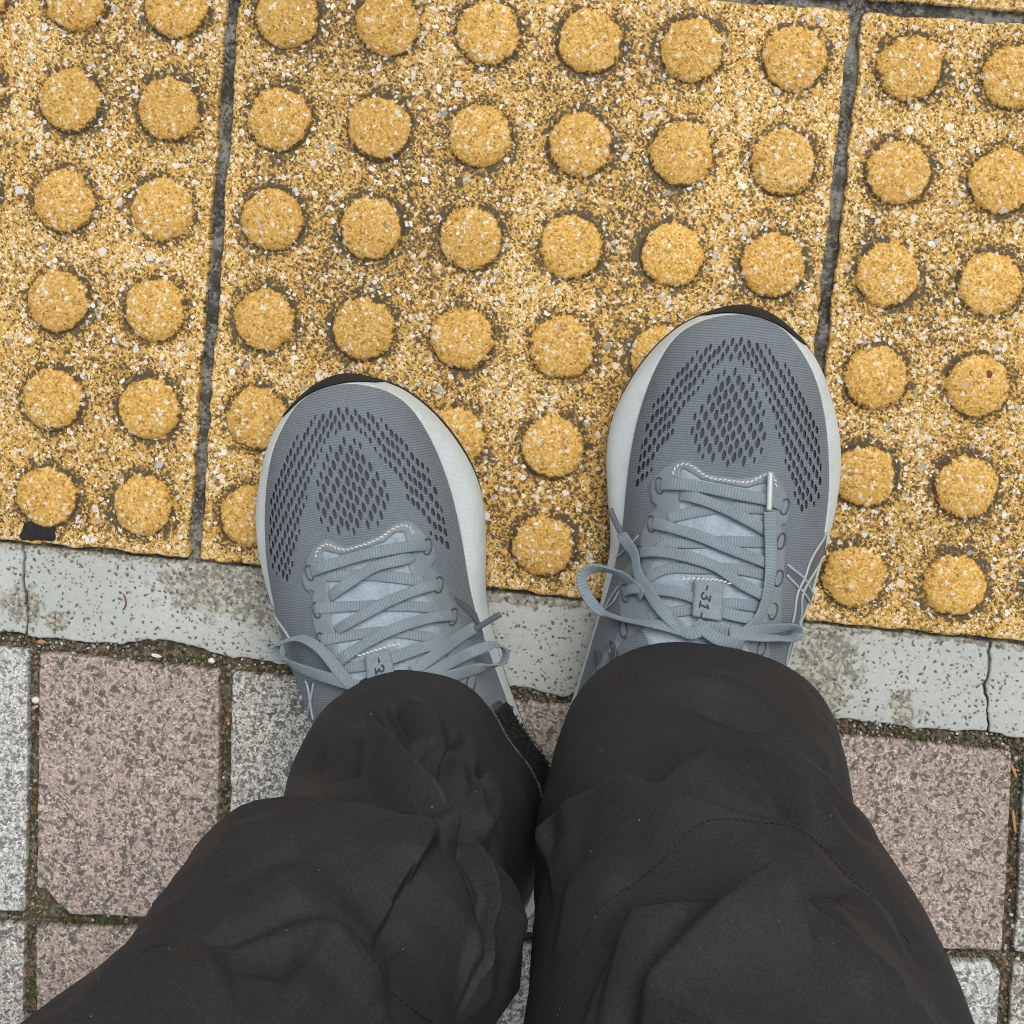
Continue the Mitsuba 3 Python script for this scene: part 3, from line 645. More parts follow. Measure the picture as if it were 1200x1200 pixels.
def shoe(left):
    TR = {**TRACE['R'], **TRACE['L']} if left else TRACE['R']
    if left: TR = {k: v for k, v in TR.items() if k in TRACE['L'] or k.startswith('vent')}
    key = numbered('running_shoe')
    labels[key] = {}
    def add(name, V, F, bsdf, uv=None, smooth=True, parent=None):
        F = np.asarray(F)
        if left: F = F[:, ::-1]
        return obj(name, mesh_of(to_world(V, left), F), bsdf, parent or key, smooth=smooth, uv=uv)

    # sole: black outsole, pale foam midsole with a flared wall, black toe guard
    nrm = np.roll(O_, -1, 0) - np.roll(O_, 1, 0); nrm = np.c_[-nrm[:, 1], nrm[:, 0]] / np.linalg.norm(nrm, axis=1, keepdims=True)   # outward for this winding?
    cen = O_.mean(0)
    if ((O_ - cen) * nrm).sum() < 0: nrm = -nrm
    ez = base_z(E_)
    dz = heel_drop(O_[:, 1])
    ring = lambda P, z: np.c_[P, z + dz]
    rub = .8 * np.clip((O_[:, 1] + 75) / 30, 0, 1)
    rings = [ring(O_ - nrm * 7, 5.2 + 0 * ez), ring(O_ - nrm * 2.2, 6.2 + 0 * ez), ring(O_ + nrm * (rub - .8)[:, None], 9 + 0 * ez), ring(O_ + nrm * (rub - .4)[:, None], 13 + 0 * ez), ring(O_ - nrm * 1.2, 14 + 0 * ez), ring(O_ - nrm * 4, 14.5 + 0 * ez)]
    V = np.vstack(rings + [np.r_[cen, 5.4][None]])
    F = np.vstack([grid_faces(len(rings), NU, True)[:, ::-1], [((j + 1) % NU, j, len(V) - 1) for j in range(NU)]])
    add('outsole', V, F[:, ::-1], 'mat_rubber', smooth=40)
    mid = lambda t: O_ * (1 - t) + E_ * t
    flat = np.clip(np.linalg.norm(O_ - E_, axis=1) / 11, 0, 1)
    rings = [ring(O_ - nrm * 3, 12.5 + 0 * ez), ring(O_ - nrm * .8, 13 + 0 * ez), ring(O_ - nrm * .1, 16 + 0 * ez), ring(O_ - nrm * .0, 20 + 0 * ez), ring(O_ - nrm * .15, 23 + 0 * ez), ring(mid(.06) , 25.5 + 0 * ez),
             ring(mid(.16), 27.8 + .0 * ez), ring(mid(.32), 27.8 + (ez - 27.8) * .38), ring(mid(.55), 27.8 + (ez - 27.8) * .66), ring(mid(.8), 27.8 + (ez - 27.8) * .9), ring(mid(1.0), ez + .4), ring(mid(1.15) if 0 else E_ - nrm * 1.0, ez - 1)]
    V = np.vstack(rings)
    add('midsole', V, grid_faces(len(rings), NU, True), 'mat_foam', smooth=True)
    # toe guard hugging the tip
    us = [u for u in list(range(NU - 42, NU)) + list(range(0, 58)) if O_[u, 1] > -17.5 and (O_[u, 0] > 76)]
    if us:
        w = np.sin(np.clip(np.array([min(i, len(us) - 1 - i) for i in range(len(us))]) / (len(us) * .42), 0, 1) * np.pi / 2) ** .8
        o, e, n_, d_, z_ = O_[us], E_[us], nrm[us], dz[us], ez[us]
        prof = [np.c_[o + n_ * .2, 20 - 9 * w + d_], np.c_[o + n_ * .8, 20 - 6 * w + d_], np.c_[o + n_ * .8, 20 - 2 * w + d_]]
        for q in np.linspace(0, 1, 9):
            t = 1.0 * w * q
            zt = np.array([np.interp(a, [0, .06, .16, .32, .55, .8, 1.0], [20, 25.5, 27.8, 27.8 + (b - 27.8) * .38, 27.8 + (b - 27.8) * .66, 27.8 + (b - 27.8) * .9, b + .4]) for a, b in zip(t, z_)])
            low = np.c_[o * (1 - np.minimum(t, 1))[:, None] + e * np.minimum(t, 1)[:, None] + n_ * .6, zt + d_ + .7]
            pin = e - n_ * (np.maximum(t - 1, 0) * 9)[:, None]
            hi = on_shoe(pin, 1.0)
            prof.append(np.where((t > 1)[:, None], hi, low))
        prof.append(prof[-1] - np.c_[n_ * .4, 1.6 + 0 * w])
        V = np.vstack(prof)
        Fg = grid_faces(len(prof), len(us))
        add('toe_guard', V, Fg, 'mat_rubber', smooth=True)

    # perforated knit vamp
    band = sg.Polygon(TR['vent_band_out'] + TR['vent_band_in']).buffer(0).buffer(1.3)
    if band.geom_type != 'Polygon': band = max(band.geoms, key=lambda q: q.area)
    drop = sg.Polygon(spline(TR['vent_drop'] + TR['vent_drop'][:1], 1.0)).buffer(1.3)
    zone = band.buffer(1.6).union(drop.buffer(1.6)).intersection(sg.Polygon(E_).buffer(-4.2))
    zones = [q for q in getattr(zone, 'geoms', [zone])]
    fl = UPPER.reshape(-1, 3)
    inside = shapely.contains_xy(shapely.union_all([q.buffer(-.8) for q in zones]), fl[:, 0], fl[:, 1])
    Fu = grid_faces(NR, NU, True)
    Fu = Fu[~inside[Fu].any(1)]
    Vu = fl.copy()
    add('knit_upper', Vu, Fu, 'mat_knit', uv=fl[:, :2])
    holes = vents(TR, band, drop)
    Vs, Fs, o, uvs = [], [], 0, []
    for z in zones:
        z = z.buffer(1.6)
        hs = [h for h in holes if z.contains(h)]
        # cells of the sheet: triangulated between the hole rims, with a raster of inner points to follow the curve
        pts = [resample(np.array(z.exterior.coords)[:-1], 1.2)] + [np.array(h.exterior.coords)[:-1] for h in hs]
        hu = shapely.union_all(hs)
        x0, y0, x1, y1 = z.bounds
        X, Y = np.meshgrid(np.arange(x0, x1, 1.1), np.arange(y0, y1, 1.1)); G = np.c_[X.ravel(), Y.ravel()]
        G = G[shapely.contains_xy(z.buffer(-.4), G[:, 0], G[:, 1])]
        G = G[~shapely.contains_xy(hu.buffer(.35), G[:, 0], G[:, 1])]
        A = np.vstack(pts + [G])
        tri = Delaunay(A).simplices
        cn = A[tri].mean(1)
        tri = tri[shapely.contains_xy(z, cn[:, 0], cn[:, 1]) & ~shapely.contains_xy(hu, cn[:, 0], cn[:, 1])]
        a, b, c = A[tri[:, 0]], A[tri[:, 1]], A[tri[:, 2]]
        ar = (b[:, 0] - a[:, 0]) * (c[:, 1] - a[:, 1]) - (b[:, 1] - a[:, 1]) * (c[:, 0] - a[:, 0])
        tri = np.where((ar < 0)[:, None], tri[:, ::-1], tri)[np.abs(ar) > 1e-5]
        # raised a hair over the woven part, except at the outer rim
        rim = np.clip(shapely.distance(shapely.points(A), z.exterior) / 2.0, 0, 1)
        top = on_shoe(A, 0); top[:, 2] += .22 * rim - .06
        vv, ff, uu, m, k = [top], [tri], [A], len(A), len(pts[0])
        for h in pts[1:]:                                   # the cut edge of every hole goes down through the knit
            n = len(h)
            lo = top[k:k + n].copy(); lo[:, 2] -= .8
            i_ = np.arange(n); j_ = (i_ + 1) % n
            ff += [np.c_[k + i_, m + i_, k + j_], np.c_[k + j_, m + i_, m + j_]]
            vv.append(lo); uu.append(h); m += n; k += n
        Vs.append(np.vstack(vv)); Fs.append(np.vstack(ff) + o); uvs.append(np.vstack(uu)); o += m
    add('perforated_vamp', np.vstack(Vs), np.vstack(Fs), 'mat_knit', uv=np.vstack(uvs))
    lin = [patch(z.buffer(1.4), 2.2, .1, -1.1) for z in zones]
    V = np.vstack([l[0] for l in lin]); o = 0; F = []
    for l in lin: F.append(l[1] + o); o += len(l[0])
    add('lining', V, np.vstack(F), 'mat_lining')

    # tongue, welded eyestay, eyelets
    V, F, A = patch(sg.Polygon(TR['tongue']).buffer(1.5), 1.3, .7, .1, 1.5)
    V[:, 2] += .5 * (meshkit.fbm(np.c_[A / 9, A[:, :1] * 0 + 3]) - .5)
    tongue = add('tongue', V, F, 'mat_tongue', uv=A)
    es = sg.Polygon(TR['eyestay']).buffer(0)
    if es.geom_type != 'Polygon': es = max(es.geoms, key=lambda q: q.area)
    es = es.buffer(.5).buffer(-.5)
    eyel = TR['eyelets']
    V, F, A = patch(es, 1.1, 1.35, .15, .9)
    add('eyestay', V, F, 'mat_overlay', uv=A)
    for (ex, ey) in eyel:
        side = np.sign(ex - 95)
        a = np.linspace(0, 2 * np.pi, 22, endpoint=False)
        lean = -.18 * side
        px, py = 1.75 * np.cos(a), 3.6 * np.sign(np.sin(a)) * np.abs(np.sin(a)) ** .8
        loop = np.c_[ex + px * math.cos(lean) - py * math.sin(lean), ey + px * math.sin(lean) + py * math.cos(lean)]
        P = on_shoe(loop, 0) + shoe_n(loop) * 1.5
        P = np.vstack([P, P[:2]])
        V1, F1 = tube(P, .5, 8)
        pl = sg.Polygon(loop)
        V2, F2, A2 = patch(pl, .9, .05, 1.25, .4)
        add('eyelet', np.vstack([V1, V2]), np.vstack([F1, F2 + len(V1)]), 'mat_eyelet')

    def stitches(name, P, bs, lift, pitch=2.1, length=1.4, r=.33, parent=None, wig=0):
        Q = spline(P, .2)
        s = np.r_[0, np.cumsum(np.linalg.norm(np.diff(Q, axis=0), axis=1))]
        Vs, Fs, o = [], [], 0
        for q, a in enumerate(np.arange(0, s[-1] - length, pitch)):
            t = np.linspace(a, a + length, 5)
            c = np.c_[np.interp(t, s, Q[:, 0]), np.interp(t, s, Q[:, 1])]
            d = c[-1] - c[0]; d = np.array([-d[1], d[0]]) / (np.linalg.norm(d) + 1e-9)
            c = c + d * np.linspace(-.35, .35, 5)[:, None]
            z = on_shoe(c, 0) + shoe_n(c) * (lift + .32 * np.sin(np.linspace(0, np.pi, 5)) - .12)[:, None]
            V, F = tube(z, r, 6)
            Vs.append(V); Fs.append(F + o); o += len(V)
        return add(name, np.vstack(Vs), np.vstack(Fs), bs)
    stitches('stitching', TR['stitch'], 'mat_thread', 1.55)

    # laces: lower crossings first, upper ones over them
    for lay, lift in (('under', 2.0), ('over', 3.5)):
        for i in range(9):
            P = TR.get(f'lace_{lay}_{i}')
            if P is None: continue
            Q = spline(P, .24)
            s = np.r_[0, np.cumsum(np.linalg.norm(np.diff(Q, axis=0), axis=1))]; L = s[-1]
            e = np.minimum(s, L - s)
            up = lift * np.clip(e / 7, 0, 1) ** .7 + 1.2
            if lay == 'under': up = 1.7 + 0 * s
            z = on_shoe(Q, 0); Nn = shoe_n(Q)
            z = z + Nn * up[:, None]
            z = smooth_path(z, 12); Nn = smooth_path(Nn, 12)
            V, F, uv = ribbon(z, Nn, 5.35 + .2 * np.sin(s * .21 + i), 1.35)
            add('lace', V, F, 'mat_lace', uv=uv)

    def air(P, lift, zmin, tw=None, width=5.8, flat=0.0, name='lace', hump=0):
        """a free length of lace; flat = 0 lies on the shoe, 1 stands on its edge"""
        Q = spline(P, .24)
        z = np.c_[Q, np.maximum(shoe_z(Q) + lift, zmin)]
        s = np.linspace(0, 1, len(Q))
        z[:, 2] += hump * np.sin(np.pi * s)
        z = smooth_path(z, 26)
        Tn = np.gradient(z, axis=0); Tn /= np.linalg.norm(Tn, axis=1, keepdims=True)
        up = smooth_path(shoe_n(Q), 26)
        S = np.cross(Tn, up)
        f = np.interp(s, np.linspace(0, 1, len(flat)), flat) if np.ndim(flat) else np.full(len(s), flat)
        N = up * np.cos(f * np.pi / 2)[:, None] + S * np.sin(f * np.pi / 2)[:, None]
        V, F, uv = ribbon(z, N, np.full(len(s), width), 1.45)
        return add(name, V, F, 'mat_lace', uv=uv), z, N
    def tip(P, lift, zmin, bs, r=1.55):
        Q = spline(P, .6); z = np.c_[Q, np.maximum(shoe_z(Q) + lift, zmin)]
        z = smooth_path(z, 6)
        V, F, uv = ribbon(z, np.tile([0, 0, 1.], (len(z), 1)), np.full(len(z), 2 * r), 2 * r * .8, rib=0)
        add('aglet', V, F, bs)
    if not left:
        air(TR['loop_left'], 7, 68, flat=[.1, .25, .6, .8, .85, .8, .8, .75, .6, .35, .2])
        air(TR['free_left'], 7.5, 58, flat=[.1, .1, 0, 0, .05, .3])
        tip(TR['aglet_left'], 7, 56, 'mat_aglet_dull', 1.5)
        air(TR['loop_right'], 8, 68, flat=[.1, .15, .2, .3, .6, .95, .8, .5, .4, .2], width=5.6)
        air(TR['free_right'], 6.5, 58, flat=[.3, .25, .1, 0, 0, 0], width=6.3)
        tip(TR['aglet_right'], 7.2, 56, 'mat_aglet', 1.4)
        air(TR['knot'], 7.5, 0, flat=[.1, .1, .2, .3], hump=2)
        air(TR['knot2'], 6, 0, flat=[.4, .2, .1, .2, .3], hump=2.5)
    else:
        air(TR['loop_left'], 8, 68, flat=[.1, .15, .15, .2, .35, .7, .8, .7, .6, .35, .2])
        air(TR['loop_right'], 8, 68, flat=[.1, .1, .15, .3, .5, .8, .95, .7, .3, .15, .1])
        air(TR['free_right'], 7, 58, flat=[0, 0, .05, .2])
        tip(TR['aglet_right'], 8, 58, 'mat_aglet_dull', 1.45)

    # woven label on the tongue, stitched along its top, with its number
    lb = np.array(TR['label'])
    if left:                                             # its lower end runs on under the cuff
        lb[2] = lb[1] + (lb[2] - lb[1]) * 1.7; lb[3] = lb[0] + (lb[3] - lb[0]) * 1.7
    V, F, A = patch(sg.Polygon(lb).buffer(.3), 1.2, .8, 6.3, .4)
    lk = add('tongue_label', V, F, 'mat_label', uv=A)
    stitches('label_stitching', TR['label_stitch'], 'mat_thread', 7.2, pitch=1.9, length=1.35, r=.35)
    a, b = lb[0], lb[1]
    if left: a, b = b, a
    txt = meshkit.text_mesh('-31-', .0042, .0003, True)
    tv = np.array(txt.vertices) * 1000
    tv[:, 0] -= tv[:, 0].min(); tv[:, 0] *= 1.06
    tv[:, 0] += tv[:, 1] * .20                              # italic
    ux = (b - a) / np.linalg.norm(b - a); dn = np.array([ux[1], -ux[0]])
    if dn[1] > 0: dn = -dn
    c0 = (a + b) / 2 + dn * 2.3 + ux * -2.1
    plan_ = c0 + tv[:, :1] * dn + tv[:, 1:2] * ux
    if left:                                               # the frame is mirrored: keep the writing readable
        c0 = (a + b) / 2 + dn * 2.6 + ux * -2.05 * 1
        plan_ = c0 + tv[:, :1] * dn + tv[:, 1:2] * ux
    if left:
        keep = plan_[:, 1] > lb[:, 1].min() - 6
    Vt = on_shoe(plan_, 0) + shoe_n(plan_) * (7.13 + tv[:, 2:3])
    Ft = np.array(txt.faces)
    V = to_world(Vt, left)
    obj('label_print', mesh_of(V, Ft), 'mat_print', key)

    # raised side stripes with pale piping
    for nm in [k for k in TR if k.startswith('stripe_') and not (left and k[7:] in ('b', 'c', 'm1', 'm2'))]:
        Q = spline(TR[nm], .7)
        z = on_shoe(Q, 0) + shoe_n(Q) * .55
        V, F = tube(z, .62 if nm[7] != 'm' else .5, 8)
        add('piping', V, F, 'mat_piping')
    def band(n1, n2):
        A_, B_ = spline(TR[n1], .7), spline(TR[n2], .7)
        n = 24
        f = lambda Q: np.stack([np.interp(np.linspace(0, 1, n), np.linspace(0, 1, len(Q)), Q[:, c]) for c in range(2)], 1)
        A_, B_ = f(A_), f(B_)
        G = np.concatenate([(A_ * (1 - t) + B_ * t)[None] for t in np.linspace(0, 1, 6)])
        V = on_shoe(G.reshape(-1, 2), 0) + shoe_n(G.reshape(-1, 2)) * .35
        F = grid_faces(6, n)
        a, b, c = V[F[0]]
        if np.cross(b - a, c - a)[2] < 0: F = F[:, ::-1]
        add('side_stripe', V, F, 'mat_stripe')
    if not left:
        band('stripe_a', 'stripe_b'); band('stripe_c', 'stripe_d'); band('stripe_m2', 'stripe_m3')
    else:
        band('stripe_m1', 'stripe_m2'); band('stripe_d', 'stripe_e')
    return key

k = shoe(False)
tag(k, 'grey knit running shoe on the right foot, its lace tip lying forward over the eyelets', 'running shoe', 'the pair of running shoes')
k = shoe(True)
tag(k, 'grey knit running shoe on the left foot, beside the fuzzy cuff strip', 'running shoe', 'the pair of running shoes')

# ---------------------------------------------------------------- the wearer: trousers (two legs and seat), socks
# stations of each leg: height, centre x, centre y, half width, half depth (mm)
LEG = {'R': np.array([(78, 94.5, -221, 65, 66), (100, 95.5, -217, 66, 65), (122, 95, -222, 67, 67), (160, 97, -236, 69.5, 69), (200, 104, -250, 73, 71), (250, 114, -268, 82, 74), (300, 121, -292, 87, 78),
                      (380, 127, -325, 86, 82), (460, 124, -345, 85, 85), (560, 118, -360, 90, 92), (700, 106, -385, 97, 104), (840, 92, -415, 104, 115), (900, 80, -425, 100, 115)], float),
       'L': np.array([(72, -31, -255, 58, 71), (96, -32, -249, 58, 69), (122, -34, -249, 58, 68), (160, -32.5, -253, 53, 67), (200, -34, -264, 49, 71), (250, -44, -282, 56.5, 75), (300, -57.5, -302, 68.5, 78),
                      (380, -82, -332, 86, 83), (460, -92, -350, 86, 85), (560, -92, -362, 90, 92), (700, -86, -385, 97, 104), (840, -80, -415, 104, 115), (900, -74, -425, 100, 115)], float)}
HEM = {'R': (96, 5, 9), 'L': (90, 8, 6)}
NT = 300
def leg_base(side, th, s):
    """point of the smooth leg at angle th (0 = front, positive towards +x) and height s (mm)"""
    A = LEG[side]
    f = PchipInterpolator(A[:, 0], A[:, 1:], extrapolate=True)(s)
    c, sn = np.cos(th), np.sin(th)
    k = (np.abs(c) ** 2.3 + np.abs(sn) ** 2.3) ** (-1 / 2.3)
    if side == 'L':                     # the open cuff lies flat against the instep on its inner side
        k = k * (1 - .17 * np.exp(-((th - .85) / .42) ** 2) * np.clip((190 - s) / 70, 0, 1))
    return np.stack([f[..., 0] + f[..., 2] * sn * k, f[..., 1] + f[..., 3] * c * k, s], -1)
def hem_height(side, th):
    """the cuff rides high over the instep and low at the heel"""
    wob = 1.3 * np.sin(2.7 * th + 1) + .8 * np.sin(5.1 * th)
    return {'R': 91 + 16 * np.cos(th) + wob, 'L': 85 + 14 * np.cos(th - .1) + wob}[side]

# creases of the cloth on each leg: polyline of (angle, height mm), height of the ridge mm, widths (below, above), taper
FOLDS = {
 'R': [
  ([(-1.208, 226.7),(-0.908, 226.7),(-0.625, 239.6),(-0.32, 238.7),(-0.142, 225.8),(-0.079, 218.1)], 7.5, 5, 24, 0.15),
  ([(-0.068, 212.9),(0.079, 231.8),(0.257, 249.9),(0.32, 257.6)], 7, 16, 5, 0.3),
  ([(-0.341, 169.1),(-0.058, 159.7),(0.268, 166.5),(0.583, 179.4),(1.066, 144.2)], -4.5, 8, 12, 0.25),
  ([(-0.698, 235.3),(-0.404, 255.9),(-0.131, 266.2),(0.11, 266.2),(0.341, 269.6),(0.415, 273.9)], 6.5, 5, 22, 0.3),
  ([(-0.635, 310.0),(-0.446, 318.6),(-0.299, 317.8),(-0.173, 311.7),(-0.047, 308.3),(0.068, 307.4)], 9, 4, 26, 0.2),
  ([(0.1, 295.4),(0.194, 310.9),(0.289, 323.8),(0.383, 339.2),(0.478, 348.7)], 5, 16, 10, 0.2),
  ([(0.068, 309.2),(-0.121, 325.5),(-0.31, 341.0),(-0.457, 350.4),(-0.583, 361.6)], 9, 5, 36, 0.2),
  ([(-0.1, 319.5),(0.047, 329.8),(0.205, 344.4),(0.362, 352.1)], 3, 12, 12, 0.25),
  ([(-1.139, 222.4),(-0.782, 242.1),(-0.509, 251.6),(-0.278, 259.3)], -3, 14, 14, 0.25),
  ([(-0.614, 139.0),(-0.289, 144.2),(0.079, 145.1),(0.383, 148.5)], 1.6, 8, 12, 0.25),
  ([(0.037, 188.9),(0.32, 187.2),(0.604, 187.2),(0.751, 197.5)], 2.4, 7, 12, 0.25),
  ([(-1.003, 266.2),(-0.761, 273.9),(-0.562, 283.4)], 2.6, 7, 14, 0.25),
  ([(-0.005, 280.0),(0.205, 280.8),(0.404, 287.7),(0.551, 304.0)], 2.2, 7, 12, 0.25),
  ([(-0.94, 228.4),(-0.635, 243.0),(-0.362, 248.2)], 2.0, 6, 12, 0.25),
 ],
 'L': [
  ([(-0.215, 200.0),(-0.047, 217.2),(0.142, 231.8),(0.32, 242.1),(0.478, 249.0),(0.604, 255.9),(0.698, 259.3)], 11, 12, 5, 0.12),
  ([(-0.457, 147.6),(-0.236, 183.7),(0.079, 203.5),(0.404, 222.4),(0.614, 226.7),(0.793, 229.3)], -8, 7, 12, 0.15),
  ([(-0.236, 139.9),(-0.1, 164.0),(0.1, 187.2)], -3.5, 6, 6, 0.25),
  ([(0.394, 151.1),(0.383, 175.1),(0.478, 206.1)], -3, 4, 7, 0.25),
  ([(0.793, 182.9),(0.856, 200.9),(0.908, 217.2)], 5, 7, 7, 0.25),
  ([(0.751, 164.8),(0.877, 196.6),(0.971, 212.1)], -6, 8, 6, 0.25),
  ([(-1.045, 128.7),(-0.688, 186.3),(-0.184, 212.9),(0.016, 204.3)], -5, 12, 10, 0.25),
  ([(-1.083, 260.2),(-0.383, 260.2),(-0.184, 262.8),(-0.037, 263.6),(0.184, 265.3),(0.362, 264.5),(0.541, 259.3),(0.641, 263.3)], 7.5, 4, 46, 0.12),
  ([(0.341, 260.2),(0.478, 267.1),(0.74, 267.9),(0.929, 263.6),(1.255, 241.3)], 5, 12, 16, 0.2),
  ([(0.709, 251.6),(0.814, 243.9),(0.961, 241.3),(1.087, 241.3),(1.587, 245.3)], 8, 4, 40, 0.12),
  ([(-0.121, 300.6),(0.005, 310.9),(0.184, 319.5),(0.32, 324.6),(0.457, 328.9),(0.583, 334.9),(0.74, 333.2)], 4, 10, 18, 0.2),
  ([(-0.554, 351.3),(-0.404, 351.3),(-0.278, 351.3),(-0.152, 348.7),(-0.016, 342.7),(0.131, 338.4),(0.289, 330.6),(0.404, 333.2),(0.562, 336.7)], 5, 5, 28, 0.2),
  ([(-0.016, 357.3),(0.163, 350.4),(0.373, 347.8)], -5, 16, 18, 0.3),
  ([(-0.803, 195.8),(-0.425, 199.2),(-0.163, 201.8),(0.1, 214.7)], 3.0, 7, 10, 0.25),
  ([(-0.121, 139.9),(0.142, 164.8),(0.467, 193.2),(0.698, 209.5)], 2.5, 6, 8, 0.25),
  ([(0.226, 281.7),(0.53, 282.5),(0.835, 280.8),(1.129, 277.4)], 2.4, 8, 16, 0.25),
  ([(-0.572, 282.5),(-0.289, 281.7),(0.026, 286.8)], 2.4, 8, 16, 0.25),
  ([(0.929, 285.1),(1.15, 280.0),(1.307, 282.5)], 3, 7, 12, 0.25),
  ([(-0.152, 367.6),(0.026, 358.1),(0.289, 356.4),(0.551, 359.9)], 3, 8, 18, 0.25),
 ],
}
SEAMS = {
 'R': [[(-1.013, 317.8),(-0.898, 304.9),(-0.814, 293.7),(-0.646, 285.1),(-0.446, 279.1),(-0.247, 269.6),(-0.016, 268.8),(0.173, 267.9),(0.32, 270.5),(0.499, 278.2),(0.698, 285.1)]],
 'L': [[(0.352, 320.3),(0.614, 329.8),(0.761, 328.9),(0.992, 316.0)], [(-0.278, 353.0),(-0.184, 346.1),(-0.11, 342.7)], [(0.383, 166.5),(0.383, 188.9),(0.467, 216.4)]],
}

def cloth_colour(p, n, uv):
    w = noise(p.x * 2200, p.y * 2200, p.z * 2200)
    c = mix((.0115, .0120, .0148), (.0385, .0394, .0455), w * .62 + fbm(p.x * 60, p.y * 60, p.z * 60, 3) * .25)
    lint = smoothstep(.99982, .99992, cell_rand(dr.floor(p.x * 1900), dr.floor(p.y * 1900), dr.floor(p.z * 1900)))
    return mix(c, mi.Color3f(.30, .29, .28), lint * .7)
scene['mat_cloth'] = {'type': 'twosided', 'bsdf': {'type': 'bumpmap', 'tex': proc(lambda p, n, uv: noise(p.x * 1500, p.y * 1500, p.z * 1500) * .00014, eps=2e-4), 'scale': 1.0,
    'bsdf': {'type': 'principled', 'base_color': proc(cloth_colour), 'roughness': .68, 'specular': .17, 'sheen': .25, 'sheen_tint': .2}}}
scene['mat_seam'] = rough([.012, .012, .013], None, .6, .3)
scene['mat_hook'] = rough(lambda p, n, uv: mix((.006, .006, .007), (.022, .022, .023), noise(p.x * 900, p.y * 900, p.z * 900)), None, .5, .4)
scene['mat_binding'] = rough([.075, .088, .095], None, .6, .3)
scene['mat_sock'] = rough([.03, .03, .033], None, .9, .1)

RAD = 72.0
def crease(side, TH, S):
    """sum of the folds, each a ridge with its own width on either side, measured on the unrolled cloth"""
    D = np.zeros(TH.shape)
    U = np.stack([TH * RAD, S], -1)
    for q, amp, wn, wp, ends in FOLDS[side]:
        q = np.array(q) * [RAD, 1]
        q = spline(q, 4) if len(q) > 2 else q
        q = smooth_path(np.c_[q, q[:, :1] * 0], 3)[:, :2]
        box = (U[..., 0] > q[:, 0].min() - 70) & (U[..., 0] < q[:, 0].max() + 70) & (U[..., 1] > q[:, 1].min() - 70) & (U[..., 1] < q[:, 1].max() + 70)
        P = U[box]
        seg = np.linalg.norm(np.diff(q, axis=0), axis=1); cum = np.r_[0, np.cumsum(seg)]
        best, tp, sg_ = np.full(len(P), 1e9), np.zeros(len(P)), np.zeros(len(P))
        chord = q[-1] - q[0]; flip = 1.0 if chord[0] > 0 else -1.0
        for i in range(len(q) - 1):
            d = q[i + 1] - q[i]
            t = np.clip(((P - q[i]) @ d) / max(d @ d, 1e-9), 0, 1)
            r = P - q[i] - t[:, None] * d
            dist = np.linalg.norm(r, axis=1)
            m = dist < best
            best[m] = dist[m]; tp[m] = (cum[i] + t[m] * seg[i]) / cum[-1]
            sg_[m] = (np.sign(d[0] * r[:, 1] - d[1] * r[:, 0]) * flip)[m]
        w = np.where(sg_ > 0, wp, wn)
        x = best / w
        # stiff thin cloth: flat facets meeting at a slightly rounded ridge
        x = (np.sqrt(best ** 2 + .7 ** 2) - .7) / (w * 1.55 + 1.5)
        prof = np.clip(1 - x, 0, 1)
        prof = np.where(prof < .25, prof ** 2 * 2, prof - .125) / .875
        prof = prof - np.where((sg_ <= 0) & (amp > 0), .30 * np.exp(-((best / w - 2.3) / .9) ** 2), 0)
        tap = np.clip(np.minimum(tp, 1 - tp) / ends, 0, 1); tap = tap * tap * (3 - 2 * tap)
        D[box] += (2.2 if side == 'R' else 2.0) * amp * prof * (.12 + .88 * tap)
    return D

def leg_point(side, TH, S, off=0.0):
    P = leg_base(side, TH, S)
    D = crease(side, TH, S)
    N = np.stack([np.sin(TH), np.cos(TH), 0 * TH], -1)
    q = np.stack([np.sin(TH) * RAD, np.cos(TH) * RAD, S + (500 if side == 'L' else 0)], -1)
    D = D + (meshkit.fbm(q / 34) - .5) * 1.4
    # fine creases running round the leg
    wq = q + 16 * (meshkit.fbm(q / 45 + 3, 2)[..., None] - .5) * [0, 0, 1]
    for f_, a_, z_ in (((38, 38, 17), 1.7, 11), ((21, 21, 9), .6, 23)):
        n1 = meshkit.noise(wq / np.array(f_) + z_)
        D = D + a_ * (1 - np.sqrt((2 * n1 - 1) ** 2 + .004)) * np.clip(meshkit.noise(q / 40 + z_ * 2) * 2.2 - .75, 0, 1)
    fade = np.clip((S - hem_height(side, TH)) / 25, .6, 1)
    N = N + np.array([0, 0, .25]); N /= np.linalg.norm(N, axis=-1, keepdims=True)
    return P + N * (D * fade + off)[..., None]

me = 'person'
labels[me] = {}
tr = me + '__trousers'
